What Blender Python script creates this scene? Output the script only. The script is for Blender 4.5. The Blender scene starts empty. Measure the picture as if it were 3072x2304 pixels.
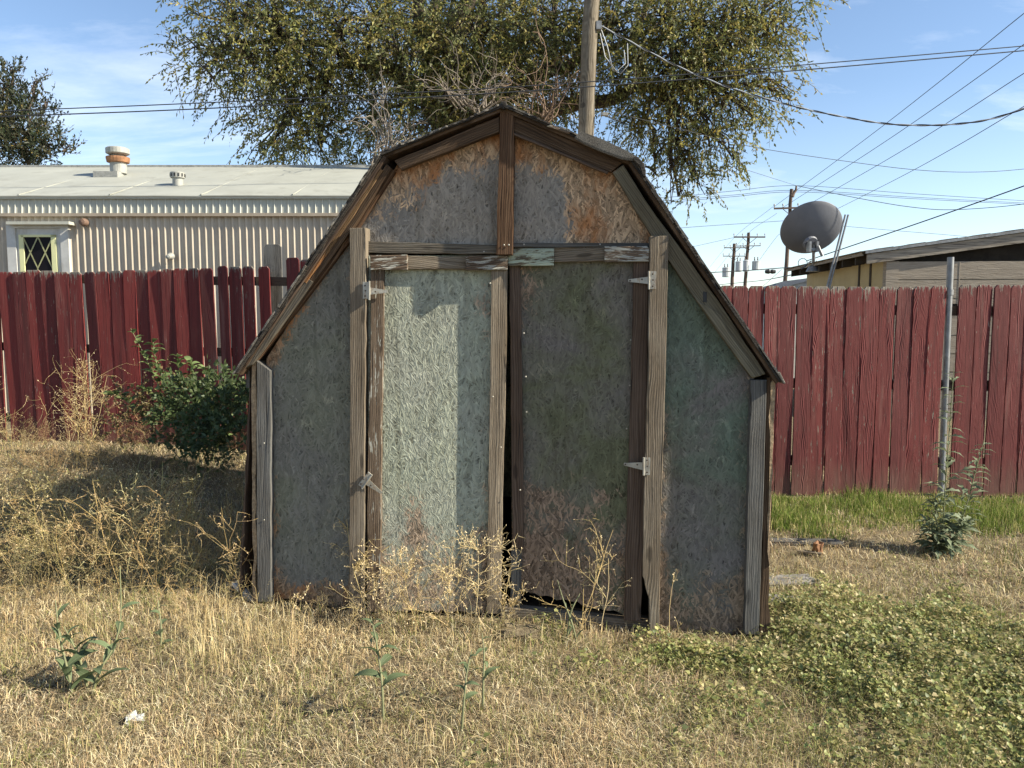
import bpy, bmesh, math, random
import numpy as np
from mathutils import Vector, Matrix, Euler

random.seed(7)
RNG = np.random.default_rng(11)
SC = bpy.context.scene
COL = SC.collection
R = math.radians

# ------------------------------------------------------------------ camera
CAM_H, PITCH, FPX = 1.45, R(5.0), 2307.0
cd = bpy.data.cameras.new('camera'); cam = bpy.data.objects.new('camera', cd); COL.objects.link(cam)
cam.location = (0, 0, CAM_H); cam.rotation_euler = (R(90) - PITCH, 0, 0)
cd.sensor_width = 36; cd.lens = 36 * FPX / 3072; cd.clip_start = .05; cd.clip_end = 2000
SC.camera = cam

# ------------------------------------------------------------------ light
SUN_EL, SUN_B = R(33), R(12.5)          # sun to the right of the camera, a little in front of the shed wall
SUN = Vector((math.cos(SUN_B) * math.cos(SUN_EL), -math.sin(SUN_B) * math.cos(SUN_EL), math.sin(SUN_EL)))
ld = bpy.data.lights.new('sun', 'SUN'); ld.energy = 5.0; ld.angle = R(.55); ld.color = (1, .915, .745)
lo = bpy.data.objects.new('sun', ld); COL.objects.link(lo)
lo.rotation_euler = (-SUN).to_track_quat('-Z', 'Y').to_euler(); lo.location = (8, -3, 9)

W = bpy.data.worlds.new('World'); SC.world = W; W.use_nodes = True
SKY_STRENGTH = .092
CLOUD = (6.6, 7.0, 7.6)


def build_world():
    nt = W.node_tree; nt.nodes.clear(); L = nt.links.new
    def n(t, **k):
        x = nt.nodes.new(t)
        for a, b in k.items(): setattr(x, a, b)
        return x
    sky = n('ShaderNodeTexSky', sky_type='NISHITA', sun_disc=False)
    sky.sun_elevation = SUN_EL; sky.sun_rotation = R(90) + SUN_B
    sky.altitude = 800; sky.air_density = 1.0; sky.dust_density = .35; sky.ozone_density = 1.6
    tc = n('ShaderNodeTexCoord')
    sx = n('ShaderNodeSeparateXYZ'); L(tc.outputs['Generated'], sx.inputs[0])
    zz = n('ShaderNodeMath', operation='MAXIMUM'); L(sx.outputs['Z'], zz.inputs[0]); zz.inputs[1].default_value = 0
    za = n('ShaderNodeMath', operation='ADD'); L(zz.outputs[0], za.inputs[0]); za.inputs[1].default_value = .16
    dx = n('ShaderNodeMath', operation='DIVIDE'); L(sx.outputs['X'], dx.inputs[0]); L(za.outputs[0], dx.inputs[1])
    dy = n('ShaderNodeMath', operation='DIVIDE'); L(sx.outputs['Y'], dy.inputs[0]); L(za.outputs[0], dy.inputs[1])
    cb = n('ShaderNodeCombineXYZ'); L(dx.outputs[0], cb.inputs[0]); L(dy.outputs[0], cb.inputs[1])
    mp = n('ShaderNodeMapping'); mp.inputs['Rotation'].default_value = (0, 0, R(-24)); mp.inputs['Scale'].default_value = (.42, 1.15, 1)
    mp.inputs['Location'].default_value = (1.15, .62, 0)
    L(cb.outputs[0], mp.inputs[0])
    no = n('ShaderNodeTexNoise'); L(mp.outputs[0], no.inputs['Vector'])
    no.inputs['Scale'].default_value = .75; no.inputs['Detail'].default_value = 9; no.inputs['Roughness'].default_value = .62; no.inputs['Distortion'].default_value = .5
    rp = n('ShaderNodeValToRGB'); L(no.outputs['Fac'], rp.inputs[0])
    rp.color_ramp.elements[0].position = .515; rp.color_ramp.elements[0].color = (0, 0, 0, 1)
    rp.color_ramp.elements[1].position = .76; rp.color_ramp.elements[1].color = (.9, .9, .9, 1)
    # thin haze low over the horizon, all the way round
    hz = n('ShaderNodeMapRange'); L(zz.outputs[0], hz.inputs[0]); hz.inputs[1].default_value = 0; hz.inputs[2].default_value = .26
    hz.inputs[3].default_value = .16; hz.inputs[4].default_value = 0
    mx0 = n('ShaderNodeMath', operation='MAXIMUM'); L(rp.outputs[0], mx0.inputs[0]); L(hz.outputs[0], mx0.inputs[1])
    mix = n('ShaderNodeMix', data_type='RGBA'); L(mx0.outputs[0], mix.inputs[0]); L(sky.outputs[0], mix.inputs[6])
    mix.inputs[7].default_value = (*CLOUD, 1)
    bg = n('ShaderNodeBackground'); L(mix.outputs[2], bg.inputs[0]); bg.inputs[1].default_value = SKY_STRENGTH
    out = n('ShaderNodeOutputWorld'); L(bg.outputs[0], out.inputs[0])


build_world()
vs = SC.view_settings
vs.view_transform = 'Standard'; vs.look = 'None'; vs.gamma = 1; vs.exposure = 1.15; vs.use_curve_mapping = False
SC.cycles.max_bounces = 6; SC.cycles.transparent_max_bounces = 8

# ------------------------------------------------------------------ pixel helpers (reference photo pixels, 3072 x 2304)
CP, SP = math.cos(PITCH), math.sin(PITCH)


def ray(px, py):
    u = (px - 1536) / FPX; v = (1152 - py) / FPX
    return Vector((u, CP + v * SP, -SP + v * CP))


def at(px, py, Y):
    d = ray(px, py); k = Y / d.y
    return Vector((d.x * k, Y, CAM_H + d.z * k))


def gz(x, y):
    """height of the ground"""
    x = np.asarray(x, float); y = np.asarray(y, float)
    xx = np.clip(x, -4.5, 2.5)
    z = -.028 - .030 * xx + .004 * np.clip(y - 3.6, -2, 6)
    z = z + .012 * np.sin(3.1 * x + .7 * y) * np.sin(2.3 * y - .6 * x + 1) + .006 * np.sin(8.3 * x + 2.2) * np.sin(7.1 * y + .4)
    return z + .07 * np.exp(-(((x + 3.9) / 1.6) ** 2 + ((y - 7.3) / 1.2) ** 2))


def ground_at(px, py):
    d = ray(px, py); k = 3.
    for _ in range(30):
        p = Vector((d.x * k, d.y * k, CAM_H + d.z * k))
        k = (float(gz(p.x, p.y)) - CAM_H) / d.z
    return Vector((d.x * k, d.y * k, float(gz(d.x * k, d.y * k))))


# ------------------------------------------------------------------ object helpers
def thing(name, label, cat, loc=(0, 0, 0), rz=0, group=None):
    o = bpy.data.objects.new(name, None); COL.objects.link(o); o.empty_display_size = .2
    o.location = loc; o.rotation_euler = (0, 0, rz)
    return tag(o, label, cat, group)


def tag(o, label, cat, group=None):
    o['label'] = label; o['category'] = cat
    if group: o['group'] = group
    return o


def link(name, me, mat=None, parent=None, kind=None, label=None):
    if mat is not None and not me.materials: me.materials.append(mat)
    me.name = name
    o = bpy.data.objects.new(name, me); COL.objects.link(o)
    if parent is not None: o.parent = parent
    if kind: o['kind'] = kind
    if label: o['label'] = label
    return o


def from_bm(name, bm, mat, parent=None, smooth=False, **k):
    bmesh.ops.recalc_face_normals(bm, faces=bm.faces[:])
    me = bpy.data.meshes.new(name); bm.to_mesh(me); bm.free()
    if smooth: me.shade_smooth()
    return link(name, me, mat, parent, **k)


def np_mesh(name, V, F, col=None, uv=None):
    """V (n,3); F (m,3) or (m,4)"""
    me = bpy.data.meshes.new(name)
    V = np.ascontiguousarray(V, np.float32); F = np.ascontiguousarray(F, np.int32)
    m, s = F.shape
    me.vertices.add(len(V)); me.vertices.foreach_set('co', V.ravel())
    me.loops.add(m * s); me.loops.foreach_set('vertex_index', F.ravel())
    me.polygons.add(m); me.polygons.foreach_set('loop_start', np.arange(m, dtype=np.int32) * s)
    me.polygons.foreach_set('loop_total', np.full(m, s, np.int32))
    if col is not None:
        a = me.attributes.new('tint', 'FLOAT_COLOR', 'POINT')
        c = np.ones((len(V), 4), np.float32); c[:, :3] = col
        a.data.foreach_set('color', c.ravel())
    me.update(calc_edges=True)
    return me


def box_bm(bm, a, b, M=None):
    (x0, y0, z0), (x1, y1, z1) = a, b
    vs_ = [bm.verts.new(p) for p in ((x0, y0, z0), (x1, y0, z0), (x1, y1, z0), (x0, y1, z0), (x0, y0, z1), (x1, y0, z1), (x1, y1, z1), (x0, y1, z1))]
    if M is not None:
        for v in vs_: v.co = M @ v.co
    for f in ((0, 3, 2, 1), (4, 5, 6, 7), (0, 1, 5, 4), (1, 2, 6, 5), (2, 3, 7, 6), (3, 0, 4, 7)):
        bm.faces.new([vs_[i] for i in f])
    return vs_


def tube_np(pts, rad, sides=4):
    """tapered tube along pts -> V, quads"""
    P = np.asarray(pts, float); n = len(P)
    rad = np.broadcast_to(np.asarray(rad, float), (n,))
    T = np.gradient(P, axis=0); T /= np.linalg.norm(T, axis=1)[:, None] + 1e-9
    ref = np.array([0, 0, 1.]) if abs(T[0, 2]) < .9 else np.array([1., 0, 0])
    A = np.cross(T, ref); A /= np.linalg.norm(A, axis=1)[:, None] + 1e-9
    B = np.cross(T, A)
    ang = np.arange(sides) * 2 * math.pi / sides
    V = P[:, None] + rad[:, None, None] * (np.cos(ang)[None, :, None] * A[:, None] + np.sin(ang)[None, :, None] * B[:, None])
    i = np.arange(n - 1)[:, None] * sides; j = np.arange(sides)[None]; k = (j + 1) % sides
    F = np.stack([i + j, i + k, i + sides + k, i + sides + j], -1).reshape(-1, 4)
    return V.reshape(-1, 3), F


class Acc:
    """collects numpy pieces into one mesh"""
    def __init__(s): s.V, s.F, s.C, s.n = [], [], [], 0
    def add(s, V, F, col=None):
        s.V.append(V); s.F.append(F + s.n); s.n += len(V)
        s.C.append(np.broadcast_to(np.asarray(col if col is not None else (1, 1, 1), float), (len(V), 3)))
    def tube(s, pts, rad, sides=4, col=None): s.add(*tube_np(pts, rad, sides), col)
    def mesh(s, name): return np_mesh(name, np.concatenate(s.V), np.concatenate(s.F), np.concatenate(s.C))


def lathe(bm, prof, seg=20, M=None):
    """prof list of (r,z); closed at ends when r==0"""
    rings = []
    for r, z in prof:
        if r < 1e-6: rings.append([bm.verts.new((0, 0, z))])
        else: rings.append([bm.verts.new((r * math.cos(2 * math.pi * k / seg), r * math.sin(2 * math.pi * k / seg), z)) for k in range(seg)])
    for a, b in zip(rings, rings[1:]):
        for k in range(seg):
            q = [a[k % len(a)], a[(k + 1) % len(a)], b[(k + 1) % len(b)], b[k % len(b)]]
            q2 = []
            for v in q:
                if v not in q2: q2.append(v)
            if len(q2) > 2: bm.faces.new(q2)
    if M is not None:
        for rg in rings:
            for v in rg: v.co = M @ v.co


# ------------------------------------------------------------------ materials
class NT:
    def __init__(s, name):
        s.m = bpy.data.materials.new(name); s.m.use_nodes = True; s.t = s.m.node_tree; s.t.nodes.clear()
        s.out = s.t.nodes.new('ShaderNodeOutputMaterial')
    def n(s, typ, ins=None, **k):
        x = s.t.nodes.new('ShaderNode' + typ)
        for a, b in k.items(): setattr(x, a, b)
        for a, b in (ins or {}).items(): s.set(x.inputs[a], b)
        return x
    def set(s, sock, v):
        if isinstance(v, bpy.types.NodeSocket): s.t.links.new(v, sock)
        elif isinstance(v, bpy.types.Node): s.t.links.new(v.outputs[0], sock)
        elif isinstance(v, (tuple, list)) and len(v) == 3 and sock.type == 'RGBA': sock.default_value = (*v, 1)
        else: sock.default_value = v
    def math(s, op, a, b=0., clamp=False): return s.n('Math', {0: a, 1: b}, operation=op, use_clamp=clamp).outputs[0]
    def mix(s, f, a, b, blend='MIX'): return s.n('Mix', {0: f, 6: a, 7: b}, data_type='RGBA', blend_type=blend).outputs[2]
    def noise(s, vec, scale, detail=4, rough=.55, dist=0.): return s.n('TexNoise', {'Vector': vec, 'Scale': scale, 'Detail': detail, 'Roughness': rough, 'Distortion': dist}).outputs['Fac']
    def mapping(s, vec, scale=(1, 1, 1), loc=(0, 0, 0), rot=(0, 0, 0)): return s.n('Mapping', {'Vector': vec, 'Scale': scale, 'Location': loc, 'Rotation': rot}).outputs[0]
    def ramp(s, f, *st):
        x = s.n('ValToRGB', {0: f}); e = x.color_ramp.elements
        while len(e) < len(st): e.new(.5)
        for q, (p, c) in zip(e, st):
            q.position = p; q.color = (*c, 1) if isinstance(c, tuple) else (c, c, c, 1)
        return x.outputs[0]
    def step(s, f, a, b): return s.n('MapRange', {0: f, 1: a, 2: b}, clamp=True).outputs[0]
    def bump(s, h, strength=.5, dist=.01): return s.n('Bump', {'Height': h, 'Strength': strength, 'Distance': dist}).outputs[0]
    def done(s, base, rough=.85, normal=None, metal=0., spec=.3, trans=0.):
        p = s.n('BsdfPrincipled', {'Base Color': base, 'Roughness': rough, 'Metallic': metal, 'Specular IOR Level': spec})
        if normal is not None: s.set(p.inputs['Normal'], normal)
        sh = p.outputs[0]
        if trans:
            tr = s.n('BsdfTranslucent', {'Color': base}); sh = s.n('MixShader', {0: trans, 1: sh, 2: tr.outputs[0]}).outputs[0]
        s.t.links.new(sh, s.out.inputs[0]); return s.m
    def uvr(s):
        """board coordinates: x along the grain, y across; shifted at random per object"""
        uv = s.n('UVMap', uv_map='grain').outputs[0]
        rnd = s.n('ObjectInfo').outputs['Random']
        off = s.n('CombineXYZ', {0: s.math('MULTIPLY', rnd, 37.), 1: s.math('MULTIPLY', rnd, 91.), 2: s.math('MULTIPLY', rnd, 53.)}).outputs[0]
        return uv, s.n('VectorMath', {0: uv, 1: off}, operation='ADD').outputs[0], rnd


def wood(name, dark, mid, light, bump=.6, moss=0., stain=None, peel=None, peel_at=.55):
    t = NT(name); uv, v, rnd = t.uvr()
    warp = t.noise(t.mapping(v, (2.2, 9, 1)), 1., 3, .5)
    wv = t.n('VectorMath', {0: v, 1: t.n('CombineXYZ', {1: t.math('MULTIPLY', t.math('SUBTRACT', warp, .5), .045)}).outputs[0]}, operation='ADD').outputs[0]
    streak = t.noise(t.mapping(wv, (1.6, 85, 20)), 1., 6, .62)
    fine = t.noise(t.mapping(wv, (9, 330, 60)), 1., 3, .6)
    ring = t.n('TexWave', {'Vector': t.mapping(wv, (.32, 30, 8)), 'Scale': 1., 'Distortion': 4., 'Detail': 2., 'Detail Scale': .7}, wave_type='BANDS', bands_direction='Y').outputs['Fac']
    g = t.math('ADD', t.math('MULTIPLY', streak, .55), t.math('ADD', t.math('MULTIPLY', fine, .25), t.math('MULTIPLY', ring, .13)))
    c = t.ramp(g, (.28, dark), (.52, mid), (.72, light))
    big = t.noise(t.mapping(v, (2.3, 7, 3)), 1., 4, .6)
    c = t.mix(t.step(big, .35, .7), c, t.mix(1., c, (.62, .57, .52), 'MULTIPLY'))
    crack = t.step(t.noise(t.mapping(wv, (2.6, 120, 30)), 1., 2, .5), .70, .735)
    c = t.mix(t.math('MULTIPLY', crack, .85), c, (.022, .018, .015))
    kn = t.n('TexVoronoi', {'Vector': t.mapping(wv, (3.4, 13, 4)), 'Scale': 1., 'Randomness': 1.}).outputs['Distance']
    knot = t.step(kn, .16, .10)
    c = t.mix(t.math('MULTIPLY', knot, .7), c, tuple(x * .55 for x in dark))
    if moss: c = t.mix(t.math('MULTIPLY', t.step(t.noise(t.mapping(v, (5, 14, 5)), 1., 5, .65), .56, .68), moss), c, (.16, .17, .11))
    if stain: c = t.mix(t.math('MULTIPLY', t.step(t.noise(t.mapping(v, (3.1, 10, 5)), 1.3, 4, .6), .5, .66), .8), c, stain)
    if peel: c = t.mix(t.step(t.noise(t.mapping(v, (9, 70, 5)), 1., 5, .7), peel_at, peel_at + .05), c, peel)
    h = t.math('SUBTRACT', t.math('ADD', g, t.math('MULTIPLY', fine, .3)), t.math('MULTIPLY', crack, .6))
    return t.done(c, .88, t.bump(h, bump, .012), spec=.2)


def fence_red(name, red_a, red_b, wear=.0, lines=.5):
    t = NT(name); uv, v, rnd = t.uvr()
    sep = t.n('SeparateXYZ', {0: uv}); top = sep.outputs[0]
    warp = t.noise(t.mapping(v, (1.6, 7, 1)), 1., 2, .5)
    wv = t.n('VectorMath', {0: v, 1: t.n('CombineXYZ', {1: t.math('MULTIPLY', t.math('SUBTRACT', warp, .5), .10)}).outputs[0]}, operation='ADD').outputs[0]
    ring = t.n('TexWave', {'Vector': t.mapping(wv, (.45, 24, 8)), 'Scale': 1.5, 'Distortion': 7., 'Detail': 2.5, 'Detail Scale': .55}, wave_type='BANDS', bands_direction='Y').outputs['Fac']
    streak = t.noise(t.mapping(wv, (2, 110, 20)), 1., 5, .6)
    c = t.mix(t.noise(t.mapping(v, (1.3, 8, 3)), 1., 4, .6), red_a, red_b)
    c = t.mix(1., c, t.ramp(t.math('FRACT', t.math('MULTIPLY', rnd, 7.3)), (0., (.62, .66, .70)), (1., (1.18, 1.12, 1.05))), 'MULTIPLY')
    lm = t.math('MULTIPLY', t.step(ring, .70, .92), lines)
    c = t.mix(lm, c, tuple(min(1, x * 1.7 + .03) for x in red_b))
    c = t.mix(t.math('MULTIPLY', t.step(streak, .54, .68), .7), c, tuple(x * .40 for x in red_a))
    drip = t.noise(t.mapping(v, (.8, 22, 4)), 1., 4, .6)
    c = t.mix(t.math('MULTIPLY', t.step(drip, .52, .66), .6), c, t.mix(1., c, (.5, .52, .55), 'MULTIPLY'))
    c = t.mix(t.math('MULTIPLY', t.step(t.noise(t.mapping(v, (1.1, 12, 4), (3, 3, 3)), 1., 5, .65), .56, .7), .45), c, (.24, .12, .10))
    # weathering: bare grey timber at the top ends and in flakes
    flake = t.noise(t.mapping(v, (7, 60, 5)), 1., 6, .7)
    topw = t.n('MapRange', {0: top, 1: 0., 2: .13, 3: .20, 4: 0.}, clamp=True).outputs[0]
    topw = t.math('MULTIPLY', topw, t.math('FRACT', t.math('MULTIPLY', rnd, 29.3)))
    topw = t.math('ADD', topw, t.n('MapRange', {0: top, 1: 0., 2: .03, 3: .12, 4: 0.}, clamp=True).outputs[0])
    lots = t.math('MULTIPLY', t.step(t.math('FRACT', t.math('MULTIPLY', rnd, 13.7)), .62, 1.), .05)
    m = t.step(t.math('ADD', t.math('ADD', flake, topw), t.math('ADD', lots, wear)), .665, .71)
    grey = t.ramp(streak, (.3, (.10, .085, .07)), (.7, (.30, .27, .22)))
    c = t.mix(m, c, grey)
    speck = t.step(t.noise(t.mapping(v, (40, 90, 5)), 1., 3, .6), .72, .78)
    c = t.mix(t.math('MULTIPLY', speck, .6), c, (.36, .30, .26))
    base = t.math('MULTIPLY', t.step(t.math('ADD', top, t.math('MULTIPLY', t.noise(t.mapping(v, (4, 14, 4)), 1., 4, .65), .5)), 1.72, 2.15), .6)
    c = t.mix(base, c, (.15, .105, .075))
    h = t.math('ADD', t.math('MULTIPLY', ring, .5), t.math('ADD', t.math('MULTIPLY', streak, .6), t.math('MULTIPLY', m, -.4)))
    return t.done(c, .74, t.bump(h, .55, .008), spec=.35)


def osb(name, paint_a, paint_b, bare, stain=None, amount=0., relief=.9, teal=None, contrast=1.):
    """painted strand board: overlapping slanting chips; the mesh attribute 'worn' says where the paint has gone"""
    t = NT(name)
    ob = t.n('TexCoord').outputs['Object']
    sep = t.n('SeparateXYZ', {0: ob})
    p2 = t.n('CombineXYZ', {0: sep.outputs[0], 1: sep.outputs[2], 2: 0.}).outputs[0]
    jit = t.n('VectorMath', {0: p2, 1: t.n('VectorMath', {0: t.n('TexNoise', {'Vector': p2, 'Scale': 26., 'Detail': 3.}).outputs['Color'], 1: (.016, .016, 0)}, operation='MULTIPLY').outputs[0]}, operation='ADD').outputs[0]
    top = None; tint = None
    for k, (ang, w, l) in enumerate(((-.75, .0075, .038), (-.28, .010, .060), (.12, .0065, .045), (.45, .009, .050), (.95, .0075, .032), (1.35, .008, .035))):
        q = t.n('VectorRotate', {'Vector': jit, 'Angle': ang}, rotation_type='Z_AXIS').outputs[0]
        vo = t.n('TexVoronoi', {'Vector': t.mapping(q, (1 / w, 1 / l, 1), (k * 7.3, k * 3.9, 0)), 'Scale': 1.}, feature='F1', voronoi_dimensions='2D')
        sc_ = t.n('SeparateColor', {0: vo.outputs['Color']})
        h = t.math('SUBTRACT', t.math('MULTIPLY', sc_.outputs[0], (1., 1., 1., 1., .9, .82)[k]), t.math('MULTIPLY', vo.outputs['Distance'], .32))
        if top is None: top, tint = h, sc_.outputs[1]
        else:
            gt = t.math('GREATER_THAN', h, top); tint = t.n('Mix', {0: gt, 2: tint, 3: sc_.outputs[1]}, data_type='FLOAT').outputs[0]
            top = t.math('MAXIMUM', top, h)
    fib = t.noise(t.mapping(jit, (330, 60, 1)), 1., 3, .6)
    big = t.noise(p2, 2.1, 5, .62, .4); mid = t.noise(p2, 9., 5, .68); tiny = t.noise(p2, 55., 4, .7)
    low = t.step(top, .62, .36)                      # gaps between chips, their shade painted in as darker colour
    c = t.mix(t.step(big, .40, .60), paint_a, paint_b)
    if teal: c = t.mix(t.math('MULTIPLY', t.step(t.math('ADD', big, t.math('MULTIPLY', sep.outputs[2], .22)), .66, .82), .75), c, teal)
    c = t.mix(t.step(mid, .48, .75), c, t.mix(1., c, (.80, .80, .78), 'MULTIPLY'))
    run = t.step(t.noise(t.mapping(p2, (17, .9, 1), (1, 5, 0)), 1., 5, .65), .53, .68)
    c = t.mix(t.math('MULTIPLY', run, .55), c, t.mix(1., c, (.60, .57, .52), 'MULTIPLY'))
    at_ = t.n('Attribute', attribute_name='worn').outputs['Fac']
    worn = t.step(t.math('ADD', t.math('ADD', at_, t.math('MULTIPLY', t.math('SUBTRACT', mid, .5), 1.2)), t.math('ADD', t.math('MULTIPLY', t.math('SUBTRACT', tint, .5), .32), amount)), .38, .58)
    bc = t.mix(t.step(t.math('ADD', t.math('MULTIPLY', tint, .5), t.math('MULTIPLY', fib, .5)), .25, .75), tuple(x * .45 for x in bare), bare)
    if stain: bc = t.mix(t.math('MULTIPLY', t.step(t.noise(t.mapping(p2, (5, 2.4, 1)), 1.2, 5, .65), .47, .60), .9), bc, stain)
    c = t.mix(worn, c, bc)
    c = t.mix(1., c, t.ramp(tint, (0., .80), (1., 1.18)), 'MULTIPLY')
    ct = t.n('MapRange', {0: t.noise(t.mapping(p2, (1, .6, 1), (2, 8, 0)), 4.5, 4, .65), 1: .3, 2: .7, 3: .30 * contrast, 4: .95 * contrast}, clamp=True).outputs[0]
    c = t.mix(t.math('MULTIPLY', low, ct), c, t.mix(1., c, (.22, .20, .18), 'MULTIPLY'))
    pit = t.step(t.noise(t.mapping(p2, (75, 26, 1)), 1., 3, .55), .66, .70)
    c = t.mix(t.math('MULTIPLY', pit, .75), c, (.028, .025, .021))
    fl = t.math('MULTIPLY', t.step(t.noise(t.mapping(p2, (12, 8, 1), (4, 9, 0)), 1., 5, .7), .56, .64), t.step(tint, .6, .75))
    c = t.mix(t.math('MULTIPLY', fl, .5), c, t.mix(1., c, (1.7, 1.65, 1.55), 'MULTIPLY'))
    h = t.math('ADD', t.math('ADD', top, t.math('MULTIPLY', fib, .18)), t.math('SUBTRACT', t.math('MULTIPLY', tiny, .2), t.math('MULTIPLY', pit, .35)))
    return t.done(c, .86, t.bump(h, relief, .0075), spec=.2)


def plain(name, col, rough=.7, var=.25, scale=8., bump=.15, metal=0., spec=.4, dirt=None):
    t = NT(name); ob = t.n('TexCoord').outputs['Object']
    n1 = t.noise(ob, scale, 5, .6); n2 = t.noise(ob, scale * 9, 4, .6)
    c = t.mix(t.step(n1, .3, .7), tuple(x * (1 - var) for x in col), tuple(min(1, x * (1 + var * .6)) for x in col))
    if dirt: c = t.mix(t.math('MULTIPLY', t.step(t.noise(t.mapping(ob, (1, 1, .3)), scale * 1.7, 5, .7), .54, .66), .7), c, dirt)
    return t.done(c, rough, t.bump(t.math('ADD', n1, t.math('MULTIPLY', n2, .4)), bump, .01), metal, spec)


def tinted(name, rough=.8, trans=0., var=0., spec=.2):
    t = NT(name)
    c = t.n('Attribute', attribute_name='tint').outputs['Color']
    return t.done(c, rough, None, 0., spec, trans)


M = {}
M['post'] = wood('weathered_post_wood', (.080, .063, .046), (.245, .205, .155), (.40, .345, .265), .8)
M['greypost'] = wood('grey_header_wood', (.055, .047, .038), (.165, .145, .115), (.28, .25, .20), .8)
M['rake'] = wood('brown_rake_wood', (.035, .022, .014), (.12, .078, .048), (.21, .15, .10), .7)
M['olive'] = wood('olive_rake_wood', (.07, .06, .042), (.17, .15, .105), (.25, .225, .165), .4)
M['king'] = wood('king_post_wood', (.03, .018, .012), (.15, .085, .048), (.27, .19, .12), .9)
M['rotten'] = wood('rotten_edge_wood', (.06, .035, .02), (.34, .215, .11), (.58, .42, .24), 1., stain=(.40, .17, .06))
M['grey'] = wood('grey_trim_wood', (.06, .06, .06), (.15, .148, .14), (.26, .255, .24), .8)
M['stile'] = wood('dark_stile_wood', (.045, .03, .022), (.125, .088, .065), (.20, .15, .115), .5)
M['ply'] = wood('peeling_plywood', (.05, .035, .025), (.17, .125, .09), (.28, .22, .17), .8, peel=(.38, .37, .32), peel_at=.50)
M['stile_pale'] = wood('worn_painted_stile', (.05, .035, .026), (.165, .125, .09), (.27, .22, .17), .9, peel=(.36, .355, .31), peel_at=.57)
M['ply_green'] = wood('green_peeling_plywood', (.06, .045, .03), (.17, .15, .11), (.24, .25, .19), .8, peel=(.34, .39, .31), peel_at=.45)
M['raw'] = plain('raw_strand_edge', (.36, .26, .16), .95, .5, 60, .8)
M['osb_left'] = osb('painted_osb_left', (.200, .200, .148), (.192, .184, .158), (.32, .225, .145), (.36, .16, .06), .04, contrast=.8)
M['osb_doorl'] = osb('painted_osb_left_door', (.335, .355, .275), (.32, .328, .268), (.38, .29, .21), None, .04, 1.)
M['osb_doorr'] = osb('painted_osb_right_door', (.132, .134, .080), (.168, .150, .134), (.28, .20, .142), None, .10, .95, contrast=.85)
M['osb_right'] = osb('painted_osb_right', (.172, .158, .148), (.140, .146, .108), (.29, .215, .152), None, .07, 1., teal=(.135, .178, .140), contrast=.8)
M['osb_gable'] = osb('painted_osb_gable', (.265, .242, .212), (.30, .262, .215), (.54, .375, .235), (.34, .145, .055), .06, 1., contrast=.9)
M['osb_side'] = osb('painted_osb_side', (.2, .205, .165), (.18, .19, .155), (.25, .2, .15), None, .05)
M['dark'] = plain('dark_interior_wood', (.05, .04, .03), .95, .4, 6, .3)
M['hinge'] = plain('zinc_hinge', (.38, .36, .31), .5, .25, 30, .2, .45, .5, dirt=(.25, .15, .08))
M['screw'] = plain('dark_screw', (.09, .07, .055), .5, .2, 50, .1, .4)
M['red_l'] = fence_red('red_paint_left_fence', (.110, .013, .013), (.165, .022, .019), .012, .25)
M['red_r'] = fence_red('red_paint_right_fence', (.098, .014, .014), (.150, .024, .022), .03, .62)
M['pipe'] = plain('galvanised_pipe', (.25, .255, .26), .55, .3, 14, .1, .5, .5, dirt=(.16, .14, .12))
M['pole'] = wood('utility_pole_wood', (.075, .062, .046), (.215, .185, .14), (.35, .305, .235), .6)
M['polefar'] = plain('far_pole_wood', (.12, .085, .065), .9, .3, 1.5, .1)
M['metalcream'] = plain('cream_roof_metal', (.34, .345, .305), .65, .12, 1.6, .15, 0., .3, dirt=(.26, .26, .225))
M['fascia'] = plain('cream_fascia_metal', (.45, .45, .385), .5, .08, 3, .06, 0., .4, dirt=(.40, .37, .30))
M['siding'] = plain('pinkish_siding_metal', (.50, .43, .335), .5, .14, 2.5, .1, 0., .4, dirt=(.34, .29, .23))
M['trimtan'] = plain('tan_drip_trim', (.36, .30, .23), .6, .2, 5, .1)
M['white'] = plain('white_trim_paint', (.50, .50, .48), .6, .15, 6, .1, dirt=(.36, .34, .30))
M['yellow'] = plain('pale_yellow_lattice', (.66, .66, .36), .55, .08, 8, .05)
M['glass'] = plain('dark_glass', (.010, .009, .012), .35, .1, 3, .0, 0., .08)
M['rust'] = plain('rusty_metal', (.30, .15, .075), .8, .5, 12, .3, .1)
M['vent'] = plain('vent_metal', (.33, .33, .30), .6, .2, 9, .05, .1)
M['mastic'] = plain('roof_mastic', (.30, .30, .28), .9, .3, 20, .4)
M['brownlamp'] = plain('brown_lamp', (.16, .10, .07), .6, .3, 20, .2)
M['dish'] = plain('dish_grey', (.15, .155, .175), .55, .1, 5, .03, .0, .4)
M['cream_ply'] = plain('yellow_plywood', (.42, .33, .17), .75, .12, 3, .1)
M['black'] = plain('black_plastic', (.02, .02, .022), .5, .2, 10, .1)
M['wire'] = plain('black_wire', (.025, .028, .035), .6, .1, 10, 0.)
M['wiregrey'] = plain('grey_wire', (.42, .44, .46), .5, .1, 10, 0.)
M['can'] = plain('transformer_grey', (.42, .45, .46), .5, .1, 1, .03)
M['shingle'] = None
M['grass'] = tinted('dry_grass_blades', .85, .25)
M['leaf'] = tinted('leaves', .5, .42, 0., .4)
M['stem'] = tinted('weed_stems', .8, .1)
M['bark'] = plain('bark', (.085, .065, .05), .95, .45, 7, .8)


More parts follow.
